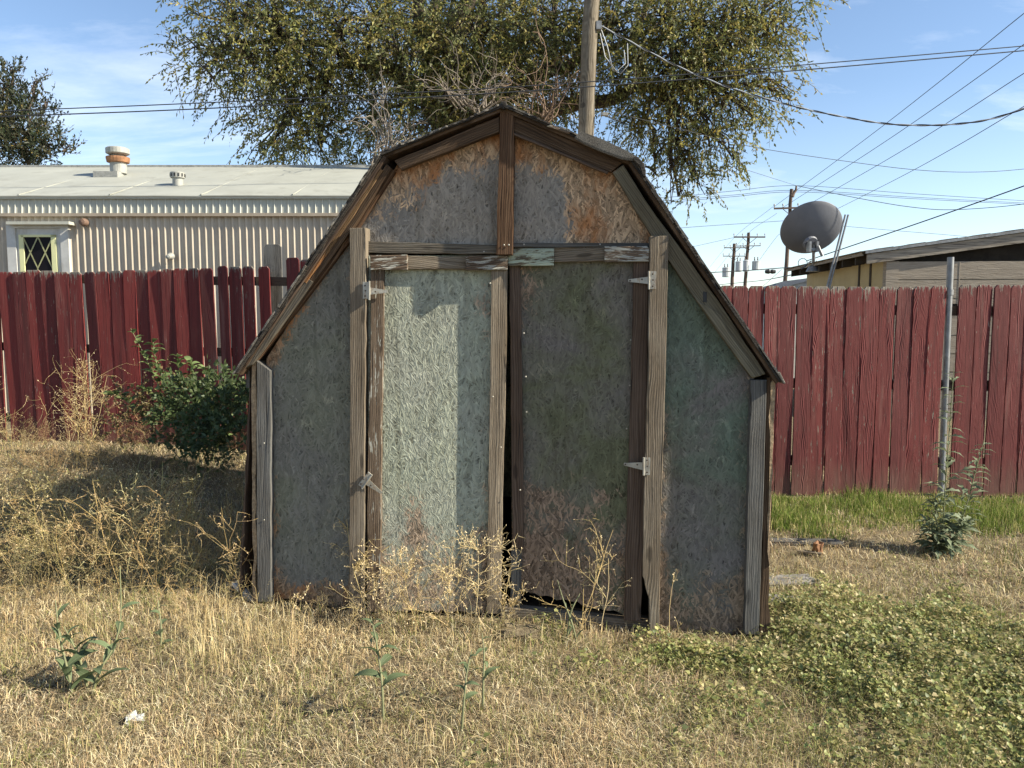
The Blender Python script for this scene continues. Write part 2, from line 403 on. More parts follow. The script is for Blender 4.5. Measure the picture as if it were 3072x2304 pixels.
def mk_shingle():
    t = NT('asphalt_shingle'); ob = t.n('TexCoord').outputs['Object']
    g = t.noise(ob, 420, 2, .6); b = t.noise(ob, 9, 4, .6)
    c = t.ramp(g, (.35, (.05, .047, .045)), (.5, (.13, .125, .115)), (.68, (.34, .32, .28)))
    c = t.mix(t.step(b, .3, .75), c, t.mix(1., c, (.6, .55, .5), 'MULTIPLY'))
    M['shingle'] = t.done(c, .95, t.bump(g, .5, .004), spec=.15)
    t = NT('tar_edge'); ob = t.n('TexCoord').outputs['Object']
    b = t.noise(t.mapping(ob, (8, 8, 40)), 4, 5, .7)
    M['tar'] = t.done(t.ramp(b, (.35, (.012, .011, .010)), (.7, (.075, .062, .05))), .85, t.bump(b, .8, .01))


def mk_siding_wood():
    t = NT('tan_lap_siding'); ob = t.n('TexCoord').outputs['Object']
    g = t.noise(t.mapping(ob, (4, 4, 46)), 1., 4, .6, 1.2)
    c = t.ramp(g, (.35, (.235, .195, .15)), (.65, (.31, .265, .21)))
    M['lap'] = t.done(c, .8, t.bump(g, .7, .012))
    t = NT('barge_board_wood'); ob = t.n('TexCoord').outputs['Object']
    g = t.noise(t.mapping(ob, (2.5, 2.5, 40)), 1., 5, .6, .8)
    M['barge'] = t.done(t.ramp(g, (.33, (.10, .085, .07)), (.5, (.26, .225, .18)), (.7, (.36, .31, .25))), .85, t.bump(g, .6, .01))


def mk_ground():
    t = NT('dry_ground'); ob = t.n('TexCoord').outputs['Object']
    a = t.noise(ob, .9, 5, .6); b = t.noise(ob, 14, 6, .7); f = t.noise(t.mapping(ob, (60, 60, 60)), 1., 5, .7, 1.5)
    c = t.mix(t.step(a, .35, .65), (.15, .118, .075), (.20, .16, .105))
    c = t.mix(t.step(b, .35, .7), c, (.095, .074, .047))
    c = t.mix(t.step(f, .45, .7), c, (.34, .28, .18))
    M['ground'] = t.done(c, .95, t.bump(t.math('ADD', b, f), .8, .02), spec=.1)


mk_shingle(); mk_siding_wood(); mk_ground()

# ------------------------------------------------------------------ frames: a vertical plane in the world, unprojected from the photo
class Frame:
    def __init__(s, o, a):
        """o: point on the plane; a: turn (right side nearer when positive). local x right, y away, z up"""
        s.o = Vector((o[0], o[1], 0)); s.a = a
        ca, sa = math.cos(a), math.sin(a)
        s.ex = Vector((ca, -sa, 0)); s.ey = Vector((sa, ca, 0))
    def loc(s, p):
        d = Vector(p) - s.o
        return Vector((d.dot(s.ex), d.dot(s.ey), d.z))
    def world(s, p): return s.o + s.ex * p[0] + s.ey * p[1] + Vector((0, 0, p[2]))
    def un(s, px, py, off=0., plane=(0., 0., 0.)):
        d = ray(px, py); D = Vector((d.dot(s.ex), d.dot(s.ey), d.z)); C = s.loc((0, 0, CAM_H))
        x0, y0, t = plane
        k = (y0 - off + (C.x - x0) * t - C.y) / (D.y - D.x * t)
        return C + D * k


def slab_local(name, pts, thick, mat, parent, axis=None, jit=.0012, bev=.0022, back=Vector((0, 1, 0)), seg=.07, label=None, warp=0.):
    """board from a front outline (local points), given thickness"""
    out = []
    n = len(pts)
    for i in range(n):
        a, b = pts[i], pts[(i + 1) % n]
        m = max(1, min(30, int((b - a).length / seg)))
        for k in range(m):
            p = a.lerp(b, k / m)
            if jit and k: p = p + Vector((random.gauss(0, jit), random.gauss(0, jit * .3), random.gauss(0, jit)))
            out.append(p)
    bm = bmesh.new()
    fr = [bm.verts.new(p) for p in out]; bk = [bm.verts.new(p + back * thick) for p in out]
    f = bm.faces.new(fr); bm.faces.new(bk[::-1])
    m = len(out); es = []
    for i in range(m):
        bm.faces.new((fr[i], bk[i], bk[(i + 1) % m], fr[(i + 1) % m]))
    bm.normal_update()
    if bev:
        bmesh.ops.bevel(bm, geom=list(f.edges), offset=bev, segments=1, affect='EDGES', clamp_overlap=True)
    if axis is None:
        i = max(range(n), key=lambda q: (pts[(q + 1) % n] - pts[q]).length); axis = (pts[(i + 1) % n] - pts[i])
    ax = axis.normalized()
    if ax.z > 0: ax = -ax
    cr = ax.cross(back).normalized()
    uv = bm.loops.layers.uv.new('grain')
    o0 = min((p.dot(ax) for p in out))
    for fc in bm.faces:
        for l in fc.loops:
            p = l.vert.co
            l[uv].uv = (p.dot(ax) - o0, p.dot(cr) + p.dot(back) * .9)
    bmesh.ops.recalc_face_normals(bm, faces=bm.faces[:])
    me = bpy.data.meshes.new(name); bm.to_mesh(me); bm.free()
    return link(name, me, mat, parent, label=label)


SH_A = R(5.5)
SHED = Frame((0, 3.65), SH_A)


def slab(name, px, off, thick, mat, parent, fr=None, plane=(0, 0, 0), **k):
    fr = fr or SHED
    return slab_local(name, [fr.un(x, y, off, plane) for x, y in px], thick, mat, parent, **k)


# ------------------------------------------------------------------ ground
def build_ground():
    def axis(a, b, st, far):
        fine = list(np.arange(a, b + 1e-6, st)); g = [fine[-1]]; s = st
        while g[-1] < far: s *= 1.35; g.append(g[-1] + s)
        h = [fine[0]]; s = st
        while h[-1] > -far: s *= 1.35; h.append(h[-1] - s)
        return np.array(h[:0:-1] + fine + g[1:])
    xs = axis(-6, 6, .07, 700); ys = axis(1.2, 8.4, .07, 700)
    X, Y = np.meshgrid(xs, ys, indexing='ij')
    Z = gz(X, Y)
    hol = np.exp(-(((X + .95) / .16) ** 2 + ((Y - 3.66) / .08) ** 2)); Z = Z - .05 * hol
    Vv = np.stack([X, Y, Z], -1).reshape(-1, 3); n = len(ys)
    i = np.arange(len(xs) - 1)[:, None] * n; j = np.arange(n - 1)[None]
    F = np.stack([i + j, i + n + j, i + n + j + 1, i + j + 1], -1).reshape(-1, 4)
    me = np_mesh('ground', Vv, F); me.shade_smooth()
    link('ground', me, M['ground'], kind='structure')


build_ground()

# ------------------------------------------------------------------ the barn shed
shed = thing('barn_shed', 'small weathered barn-roofed shed with peeling grey-green double doors standing in dry weeds', 'shed',
             (SHED.o.x, SHED.o.y, 0), -SH_A)


def strand_panel(name, px, off, thick, mat, parent, wornf, plane=(0, 0, 0), cell=.045, ragged=()):
    """strand board sheet: fine grid clipped to the outline, with a 'worn' value at each point"""
    P = [SHED.un(x, y, off, plane) for x, y in px]
    out = []
    for i, a in enumerate(P):
        b = P[(i + 1) % len(P)]
        if i in ragged:
            m = max(2, int((b - a).length / .02))
            for k in range(m):
                q = a.lerp(b, k / m)
                out.append(q + Vector((0, 0, random.gauss(.004, .006))) if k else q)
        else: out.append(a)
    bm = bmesh.new(); bm.faces.new([bm.verts.new(p) for p in out])
    xs = [p.x for p in out]; zs = [p.z for p in out]
    for k in range(int(min(xs) / cell), int(max(xs) / cell) + 1):
        bmesh.ops.bisect_plane(bm, geom=bm.verts[:] + bm.edges[:] + bm.faces[:], plane_co=(k * cell, 0, 0), plane_no=(1, 0, 0))
    for k in range(int(min(zs) / cell) - 1, int(max(zs) / cell) + 1):
        bmesh.ops.bisect_plane(bm, geom=bm.verts[:] + bm.edges[:] + bm.faces[:], plane_co=(0, 0, k * cell), plane_no=(0, 0, 1))
    ext = bmesh.ops.extrude_face_region(bm, geom=bm.faces[:], use_keep_orig=True)
    for v in [g for g in ext['geom'] if isinstance(g, bmesh.types.BMVert)]: v.co.y += thick
    ph = random.random() * 9
    for v in bm.verts:
        v.co.y += .003 * math.sin(v.co.x * 7 + ph) * math.sin(v.co.z * 5 + ph * 2)
    bmesh.ops.recalc_face_normals(bm, faces=bm.faces[:])
    me = bpy.data.meshes.new(name); bm.to_mesh(me); bm.free()
    a = me.attributes.new('worn', 'FLOAT', 'POINT')
    for i, v in enumerate(me.vertices): a.data[i].value = wornf(v.co.x, v.co.z)
    return link(name, me, mat, parent)


def px_x(px, off=0.): return SHED.un(px, 1300, off).x
def px_z(py, px=1536, off=0.): return SHED.un(px, py, off).z
def sm(a, b, x):
    t = max(0., min(1., (x - a) / (b - a))); return t * t * (3 - 2 * t)
def blob(x, z, px, py, rx, rz):
    c = SHED.un(px, py); return math.exp(-(((x - c.x) / rx) ** 2 + ((z - c.z) / rz) ** 2))


def w_left(x, z):
    zb = px_z(1800, 900)
    w = .75 * (1 - sm(zb + .02, zb + .16, z)) + .45 * (1 - sm(px_x(808), px_x(850), x))
    d = (x - px_x(1000)) * .55 + (px_z(775, 1000) - z) * .36     # distance under the rake
    return w + .5 * (1 - sm(.0, .06, d)) + .14 * sm(px_x(1010), px_x(1050), x)


def w_doorl(x, z):
    zb = px_z(1838)
    w = .52 * (1 - sm(zb + .05, zb + .75, z)) + .1 * (1 - sm(px_x(1141), px_x(1175), x)) + .22 * sm(px_x(1420), px_x(1460), x)
    return w + .42 * blob(x, z, 1250, 1560, .06, .14) + .3 * blob(x, z, 1180, 1280, .07, .05) + .25 * blob(x, z, 1240, 1450, .10, .05) + .3 * blob(x, z, 1440, 900, .05, .08)


def w_doorr(x, z):
    zb = px_z(1830)
    w = .62 * (1 - sm(zb + .1, zb + .85, z)) * (1 - .35 * sm(px_x(1700), px_x(1860), x))
    w += .34 * blob(x, z, 1600, 860, .08, .14) + .5 * blob(x, z, 1620, 1500, .09, .05) + .4 * blob(x, z, 1800, 1490, .05, .03) + .45 * blob(x, z, 1590, 1690, .06, .14) + .4 * blob(x, z, 1675, 1585, .03, .05)
    return w + .14 * (1 - sm(px_x(1568), px_x(1600), x))


def w_right(x, z):
    zb = px_z(1900, 2100)
    w = .58 * (1 - sm(zb + .03, zb + .48, z)) + .40 * (1 - sm(px_x(1985), px_x(2025), x)) * (1 - sm(px_z(1250, 2000), px_z(1150, 2000), z))
    return w + .28 * sm(px_x(2215), px_x(2240), x) + .2 * blob(x, z, 2160, 1310, .12, .04)


def w_gable(x, z):
    c = SHED.un(1512, 330); h = c.z - z
    d = abs(x - c.x) * .40 + .0
    w = .75 * (1 - sm(.05, .30, h - d))                             # under the upper rakes
    w += .40 * (1 - sm(px_x(1060), px_x(1230), x)) * sm(px_z(700), px_z(600), z) + .30 * (1 - sm(px_x(1190), px_x(1420), x)) * blob(x, z, 1270, 600, .14, .1)
    w += .78 * sm(px_x(1660), px_x(1740), x)
    return w + .35 * blob(x, z, 1530, 470, .2, .14)


strand_panel('front_panel', [(800, 1075), (1004, 760), (1064, 700), (1064, 1832), (970, 1820), (884, 1800), (800, 1798)], 0, .012, M['osb_left'], shed, w_left, ragged=(3, 4, 5))
strand_panel('front_panel', [(1972, 708), (2266, 1142), (2240, 1906), (1972, 1906)], 0, .012, M['osb_right'], shed, w_right, ragged=(2,))
strand_panel('gable_panel', [(1048, 740), (1190, 497), (1510, 337), (1850, 500), (1968, 716), (1968, 760), (1048, 760)], -.0005, .012, M['osb_gable'], shed, w_gable)


def lp(p, q, t): return (p[0] + (q[0] - p[0]) * t, p[1] + (q[1] - p[1]) * t)


# frame boards of the front
slab('corner_trim', [(770, 1082), (811, 1112), (812, 1460), (813, 1806), (772, 1806), (770, 1450)], .040, .038, M['grey'], shed)
slab('corner_trim', [(2253, 1140), (2300, 1140), (2290, 1500), (2276, 1904), (2233, 1904), (2244, 1500)], .046, .044, M['grey'], shed)
slab('door_post', [(1049, 684), (1097, 683), (1094, 1250), (1092, 1846), (1046, 1846), (1050, 1300)], .075, .073, M['post'], shed)
slab('door_post', [(1950, 708), (2006, 707), (1996, 1150), (1984, 1500), (1977, 1912), (1950, 1912), (1948, 1800), (1938, 1770), (1932, 1738), (1928, 1730), (1932, 1480), (1944, 1100)], .075, .073, M['post'], shed)
slab('king_post', [(1500, 328), (1508, 318), (1535, 318), (1543, 328), (1540, 560), (1537, 764), (1488, 764), (1494, 560)], .062, .060, M['king'], shed)
slab('header_board', [(1104, 723), (1300, 730), (1492, 735), (1492, 762), (1300, 761), (1104, 758)], .030, .028, M['greypost'], shed)
slab('header_board', [(1534, 728), (1952, 729), (1952, 741), (1534, 742)], .026, .024, M['grey'], shed)
slab('sill_beam', [(830, 1806), (1000, 1826), (1200, 1836), (1204, 1880), (1000, 1866), (830, 1850)], -.014, .05, M['rake'], shed)
slab('sill_beam', [(1500, 1822), (1720, 1842), (1945, 1862), (1948, 1904), (1730, 1888), (1502, 1872)], .012, .06, M['post'], shed)
slab('sill_beam', [(1984, 1906), (2262, 1906), (2262, 1932), (1984, 1928)], .004, .05, M['stile'], shed)

# upper rakes under the roof edge
slab('rake_board', [(1183, 482), (1497, 350), (1497, 396), (1203, 510)], .058, .035, M['rake'], shed)
slab('rake_board', [(1541, 350), (1868, 487), (1833, 516), (1541, 397)], .050, .035, M['rake'], shed)
slab('rake_batten', [(1541, 397), (1826, 515), (1822, 521), (1541, 405)], .062, .02, M['stile'], shed)
slab('rake_board', [(1838, 517), (1870, 494), (1936, 600), (2040, 742), (2180, 940), (2297, 1122), (2256, 1136), (2130, 960), (1960, 716)], .050, .036, M['olive'], shed)
b = slab('rake_bracket', [(2062, 862), (2098, 905), (2135, 926), (2163, 944), (2184, 990), (2218, 1040), (2256, 1090), (2283, 1128), (2256, 1133), (2160, 1000)], .058, .007, M['olive'], shed)
slab('rake_bracket', [(2109, 874), (2121, 876), (2121, 908), (2109, 906)], .052, .006, M['black'], shed)
# lower left rake: bare rotten strip and dark inner board
OL, IL = [(1139, 456), (1010, 650), (860, 880), (712, 1112)], [(1192, 500), (1052, 716), (914, 900), (772, 1082)]


def strip(t0, t1, s0=0., s1=1., m=9):
    def pl(L, s):
        k = s * 3; i = min(2, int(k)); return lp(L[i], L[i + 1], k - i)
    a = [lp(pl(OL, s0 + (s1 - s0) * q / m), pl(IL, s0 + (s1 - s0) * q / m), t0) for q in range(m + 1)]
    b_ = [lp(pl(OL, s0 + (s1 - s0) * q / m), pl(IL, s0 + (s1 - s0) * q / m), t1) for q in range(m + 1)]
    return a + b_[::-1]


AX_L = SHED.un(700, 1118) - SHED.un(1139, 452)
slab('rake_board', strip(.80, 1.03, .02, 1.), .030, .03, M['king'], shed, axis=AX_L, jit=.003)
slab('rake_board', strip(.54, .82, .02, .62), .052, .05, M['rake'], shed, axis=AX_L, jit=.003)
slab('rake_board', strip(.38, .56, .05, .60), .058, .06, M['rotten'], shed, axis=AX_L, jit=.0028, seg=.03)
slab('rake_board', strip(.34, .80, .58, 1.01), .056, .05, M['greypost'], shed, axis=AX_L, jit=.004)
slab('rake_board', strip(.22, .38, .0, .99), .070, .06, M['stile'], shed, axis=AX_L, jit=.004)
slab('torn_edge', strip(.06, .24, .0, .99), .072, .06, M['tar'], shed, axis=AX_L, jit=.006, seg=.03)

# roof: two slopes each side, thick deck and courses of shingle
SDEP = 2.35
OFFR = .078


def roof_slope(a, b, ta, tb, name, mat, lift=0., thick=.022, front=OFFR, depth=None, jitf=0., cut=0.):
    """slab between outline points a (upper) and b (lower) in photo pixels, running back over the shed"""
    A = SHED.un(*a, front); B = SHED.un(*b, front)
    ax = (B - A); ax.y = 0; L = ax.length; ax.normalize()
    nrm = Vector((-ax.z, 0, ax.x)); nrm = nrm if nrm.z > 0 else -nrm
    A = A + ax * (ta * L) + nrm * lift; B = A + ax * ((tb - ta) * L)
    depth = depth or SDEP + .2
    m = 10; bm = bmesh.new(); rows = []
    for i in range(m + 1):
        p = A.lerp(B, i / m); j = random.gauss(0, jitf)
        q = [p + Vector((0, j, random.gauss(0, jitf * .2))), p + Vector((0, depth, 0)), p + Vector((0, depth, 0)) - nrm * thick, p + Vector((0, j, 0)) - nrm * thick]
        rows.append([bm.verts.new(v) for v in q])
    for r0, r1 in zip(rows, rows[1:]):
        for k in range(4): bm.faces.new((r0[k], r0[(k + 1) % 4], r1[(k + 1) % 4], r1[k]))
    bm.faces.new(rows[0]); bm.faces.new(rows[-1][::-1])
    uv = bm.loops.layers.uv.new('grain')
    for f in bm.faces:
        for l in f.loops: l[uv].uv = (l.vert.co.dot(ax), l.vert.co.y)
    return from_bm(name, bm, mat, shed)


PK, KL, EL, KR, ER = (1509, 312), (1142, 458), (706, 1116), (1898, 476), (2346, 1142)
for a, b in ((PK, KL), (KL, EL), (PK, KR), (KR, ER)):
    roof_slope(a, b, 0.002, .998, 'roof_deck', M['rake'], -.012, .016, OFFR - .012)
# shingle courses: each piece laps over the next one down
def courses(a, b, n, lift=0.):
    for k in range(n):
        t0, t1 = k / n - .05, (k + 1) / n + .03
        if k == 0: t0 = 0
        if k == n - 1: t1 = 1.012
        o = roof_slope(a, b, t0, t1, 'shingle', M['tar'] if k % 3 == 1 else M['shingle'], lift + .003 + random.random() * .005, .007, OFFR + random.gauss(.004, .006), jitf=.004)
courses(PK, KL, 5); courses(KL, EL, 9); courses(PK, KR, 4); courses(KR, ER, 9)
# second, older layer showing as dark lines under the first
for a, b in ((PK, KL), (KL, EL), (PK, KR), (KR, ER)):
    roof_slope(a, b, 0.0, 1.0, 'old_shingle_layer', M['tar'], -.003, .008, OFFR + .006, jitf=.006)
# curled piece of grey shingle over the right knee and a broken cap on the ridge
slab('curled_shingle', [(1724, 410), (1743, 392), (1810, 417), (1880, 450), (1912, 468), (1898, 476), (1865, 472), (1800, 448), (1752, 427)], .098, .010, M['shingle'], shed, back=Vector((.1, .5, -.85)), jit=.002)
slab('curled_shingle', [(1888, 468), (1914, 470), (1930, 488), (1938, 512), (1937, 530), (1928, 526), (1920, 500), (1905, 484)], .098, .03, M['tar'], shed, jit=.002)
slab('curled_shingle', [(1640, 378), (1652, 374), (1712, 396), (1706, 402)], .090, .012, M['ply'], shed, jit=.002)
slab('ridge_cap', [(1496, 322), (1503, 303), (1518, 303), (1523, 322), (1512, 327)], .084, .3, M['tar'], shed)
slab('eave_end', [(2330, 1118), (2340, 1116), (2357, 1150), (2352, 1152)], .085, .2, M['shingle'], shed)

# body behind the front
def side_wall(pts, name, mat):
    P = [SHED.un(*p, 0) for p in pts]; bm = bmesh.new()
    bk = [Vector((p.x, SDEP, p.z)) for p in P]
    for i in range(len(P) - 1):
        q = [P[i] + Vector((0, .014, 0)), P[i + 1] + Vector((0, .014, 0)), bk[i + 1], bk[i]]
        bm.faces.new([bm.verts.new(v) for v in q])
    bmesh.ops.solidify(bm, geom=bm.faces[:], thickness=.014)
    uv = bm.loops.layers.uv.new('grain')
    for f in bm.faces:
        for l in f.loops: l[uv].uv = (l.vert.co.z, l.vert.co.y)
    return from_bm(name, bm, mat, shed)


side_wall([(788, 1092), (790, 1806)], 'side_wall', M['osb_side'])
side_wall([(2288, 1134), (2264, 1906)], 'side_wall', M['osb_side'])
bmx = bmesh.new()
bp = [SHED.un(*p, 0) for p in ((790, 1806), (788, 1092), (1150, 480), (1510, 335), (1890, 500), (2288, 1134), (2264, 1906))]
bmx.faces.new([bmx.verts.new((p.x, SDEP - .02, p.z)) for p in bp])
bmesh.ops.solidify(bmx, geom=bmx.faces[:], thickness=.012)
from_bm('back_wall', bmx, M['osb_side'], shed)
bmx = bmesh.new(); l0 = SHED.un(800, 1795); r0 = SHED.un(2250, 1880)
fl = [bmx.verts.new(p) for p in ((l0.x, .03, l0.z + .02), (r0.x, .03, r0.z + .02), (r0.x, SDEP - .04, r0.z + .02), (l0.x, SDEP - .04, l0.z + .02))]
bmx.faces.new(fl); bmesh.ops.solidify(bmx, geom=bmx.faces[:], thickness=.02); from_bm('shed_floor', bmx, M['dark'], shed)
# raw edges of the side sheets at both corners
slab('siding_edge', [(756, 1088), (769, 1084), (769, 1806), (763, 1806), (756, 1500)], .030, .30, M['raw'], shed, jit=.004, bev=0)
slab('siding_edge', [(2302, 1134), (2326, 1128), (2312, 1560), (2305, 1905), (2279, 1905), (2291, 1500)], .034, .30, M['rake'], shed, jit=.003, bev=0)
slab('siding_edge', [(2312, 1150), (2326, 1130), (2311, 1560), (2309, 1700), (2303, 1600)], .040, .006, M['raw'], shed, jit=.003, bev=0)
slab('loose_siding_edge', [(738, 1108), (750, 1106), (749, 1164), (738, 1162)], .0, .25, M['grey'], shed, bev=0)
slab('loose_siding_edge', [(748, 1164), (752, 1164), (748, 1320), (722, 1786), (715, 1786), (741, 1320)], .015, .35, M['stile'], shed, jit=.003, bev=0)

# ---- doors
DPL = (px_x(1108), -.036, .098)      # left door hangs askew: hinge side out, free side in
DPR = (px_x(1945), -.022, -.085)     # right door: free side drops back
dl = bpy.data.objects.new('left_door', None); COL.objects.link(dl); dl.parent = shed; dl.name = 'door'
dr = bpy.data.objects.new('door', None); COL.objects.link(dr); dr.parent = shed
dl['label'] = 'left door, grey-green and partly sunlit, hanging askew'; dr['label'] = 'right door, darker olive-grey with bare brown patches'


def dslab(name, px, off, th, mat, par, pl, **k): return slab(name, px, off, th, mat, par, plane=pl, **k)


strand_panel('door_panel', [(1106, 766), (1520, 766), (1508, 1300), (1498, 1838), (1102, 1834)], 0, .012, M['osb_doorl'], dl, w_doorl, DPL, ragged=(3,))
strand_panel('door_panel', [(1530, 748), (1944, 742), (1930, 1300), (1918, 1853), (1870, 1845), (1760, 1822), (1680, 1800), (1567, 1776), (1536, 1640)], 0, .012, M['osb_doorr'], dr, w_doorr, DPR, ragged=(3, 4, 5, 6))
dslab('door_stile', [(1112, 800), (1151, 800), (1150, 1000), (1143, 1300), (1141, 1836), (1100, 1836), (1104, 1300), (1112, 1000)], .027, .025, M['stile_pale'], dl, DPL)
dslab('door_stile', [(1474, 800), (1522, 800), (1518, 1100), (1512, 1320), (1501, 1842), (1460, 1842), (1467, 1300), (1472, 1000)], .036, .034, M['post'], dl, DPL)
dslab('door_rail', [(1150, 768), (1474, 768), (1474, 809), (1150, 807)], .025, .023, M['post'], dl, DPL)
dslab('corner_plate', [(1110, 765), (1221, 764), (1222, 809), (1111, 810)], .045, .018, M['ply'], dl, DPL)
dslab('corner_plate', [(1397, 768), (1523, 767), (1522, 809), (1397, 811)], .054, .018, M['ply'], dl, DPL)
dslab('door_stile', [(1528, 790), (1560, 790), (1567, 1200), (1571, 1640), (1562, 1648), (1538, 1640), (1532, 1200)], .025, .023, M['stile'], dr, DPR)
dslab('door_stile', [(1533, 1650), (1564, 1648), (1562, 1806), (1531, 1806)], .023, .020, M['grey'], dr, DPR)
dslab('door_stile', [(1901, 780), (1946, 780), (1941, 1100), (1933, 1500), (1922, 1864), (1872, 1862), (1882, 1500), (1893, 1150)], .027, .025, M['stile'], dr, DPR)
dslab('door_rail', [(1640, 743), (1830, 741), (1830, 784), (1640, 786)], .027, .025, M['post'], dr, DPR)
dslab('corner_plate', [(1524, 746), (1662, 745), (1661, 797), (1524, 797)], .048, .020, M['ply_green'], dr, DPR)
dslab('corner_plate', [(1813, 739), (1940, 738), (1948, 745), (1947, 784), (1813, 786)], .048, .020, M['ply'], dr, DPR)


# ---- hinges
def hinge(plate, strap, off, tip_off, knuckle, screws):
    pts = [SHED.un(x, y, off) for x, y in plate]
    o = slab_local('hinge', pts, .003, M['hinge'], shed, bev=.0006, jit=0)
    me = o.data; bm = bmesh.new(); bm.from_mesh(me)
    s = [SHED.un(strap[0][0], strap[0][1], off), SHED.un(strap[1][0], strap[1][1], off), SHED.un(strap[2][0], strap[2][1], tip_off), SHED.un(strap[3][0], strap[3][1], tip_off)]
    fr = [bm.verts.new(p) for p in s]; bk = [bm.verts.new(p + Vector((0, .003, 0))) for p in s]
    bm.faces.new(fr); bm.faces.new(bk[::-1])
    for i in range(4): bm.faces.new((fr[i], bk[i], bk[(i + 1) % 4], fr[(i + 1) % 4]))
    a, b_ = (SHED.un(*q, off + .003) for q in knuckle)
    d = b_ - a; mt = Matrix.Translation(a) @ d.to_track_quat('Z', 'Y').to_matrix().to_4x4()
    lathe(bm, [(0, 0), (.005, 0), (.005, d.length), (0, d.length)], 8, mt)
    bm.to_mesh(me); bm.free()
    for x, y, of in screws:
        bm = bmesh.new(); c = SHED.un(x, y, of + .001)
        lathe(bm, [(.0042, 0), (.0035, .0015), (0, .002)], 8, Matrix.Translation(c) @ Matrix.Rotation(R(90), 4, 'X'))
        from_bm('screw', bm, M['screw'], o)


hinge([(1088, 845), (1106, 846), (1107, 897), (1088, 896)], [(1108, 862), (1108, 884), (1163, 878), (1163, 871)], .080, .068, [(1108, 900), (1108, 843)], [(1095, 857, .08), (1096, 872, .08), (1095, 888, .08), (1126, 875, .078)])
hinge([(1948, 814), (1969, 814), (1968, 867), (1947, 867)], [(1946, 830), (1945, 852), (1885, 845), (1885, 838)], .080, .055, [(1947, 868), (1947, 813)], [(1958, 822, .08), (1959, 840, .08), (1958, 859, .08), (1926, 838, .073), (1890, 842, .058)])
hinge([(1932, 1373), (1951, 1373), (1950, 1425), (1931, 1425)], [(1931, 1387), (1930, 1411), (1871, 1396), (1872, 1389)], .080, .055, [(1931, 1426), (1931, 1372)], [(1941, 1381, .08), (1942, 1399, .08), (1941, 1417, .08), (1912, 1394, .072), (1876, 1393, .058)])
hinge([(1105, 1415), (1115, 1424), (1087, 1463), (1074, 1455)], [(1105, 1437), (1094, 1452), (1143, 1482), (1148, 1477)], .082, .074, [(1086, 1466), (1116, 1424)], [(1102, 1421, .083), (1090, 1437, .083), (1082, 1452, .083), (1113, 1456, .079)])

# nail heads
acc_bm = bmesh.new()
for x, y, of in [(1512, 735, .063), (1526, 735, .063), (1572, 733, .027), (1800, 733, .027), (1452, 755, .03), (1502, 1342, .03), (1571, 1000, .015), (1577, 1130, .015), (1579, 1236, .015), (1560, 1470, .02), (1889, 1156, .03), (1892, 1020, .03), (1880, 1286, .03), (1884, 1570, .03), (792, 1330, .041), (792, 1560, .041), (1470, 850, .04), (1478, 1190, .04), (1130, 905, .05), (1128, 1380, .05), (1925, 805, .04), (1910, 810, .04)]:
    lathe(acc_bm, [(.0045, 0), (.003, .0015), (0, .002)], 6, Matrix.Translation(SHED.un(x, y, of + .001)) @ Matrix.Rotation(R(90), 4, 'X'))
from_bm('nail_heads', acc_bm, M['hinge'], shed, kind='stuff')

# ------------------------------------------------------------------ fences
def dogear(fr, x0, x1, ztop, zbot, y=0., c=.028, lean=0., yaw=0., th=.016):
    """fence board outline with clipped top corners, local points; top leans sideways, board turned a little about its own upright"""
    w = x1 - x0; xm = (x0 + x1) / 2
    H = ztop - zbot
    P = [(x0, zbot), (x1, zbot), (x1, zbot + H * .33), (x1, zbot + H * .66), (x1, ztop - c), (x1 - c * .85, ztop), (x0 + c * .85, ztop), (x0, ztop - c), (x0, zbot + H * .66), (x0, zbot + H * .33)]
    ph = random.random() * 6; am = random.gauss(0, .003)
    out = []
    for x, z in P:
        t = (z - zbot) / H
        xx = x + lean * (t - 1) + am * math.sin(t * 5 + ph)
        out.append(Vector((xx, y + (x - xm) * math.tan(yaw) + random.gauss(0, .0012) + .004 * math.sin(t * 4 + ph), z)))
    return out


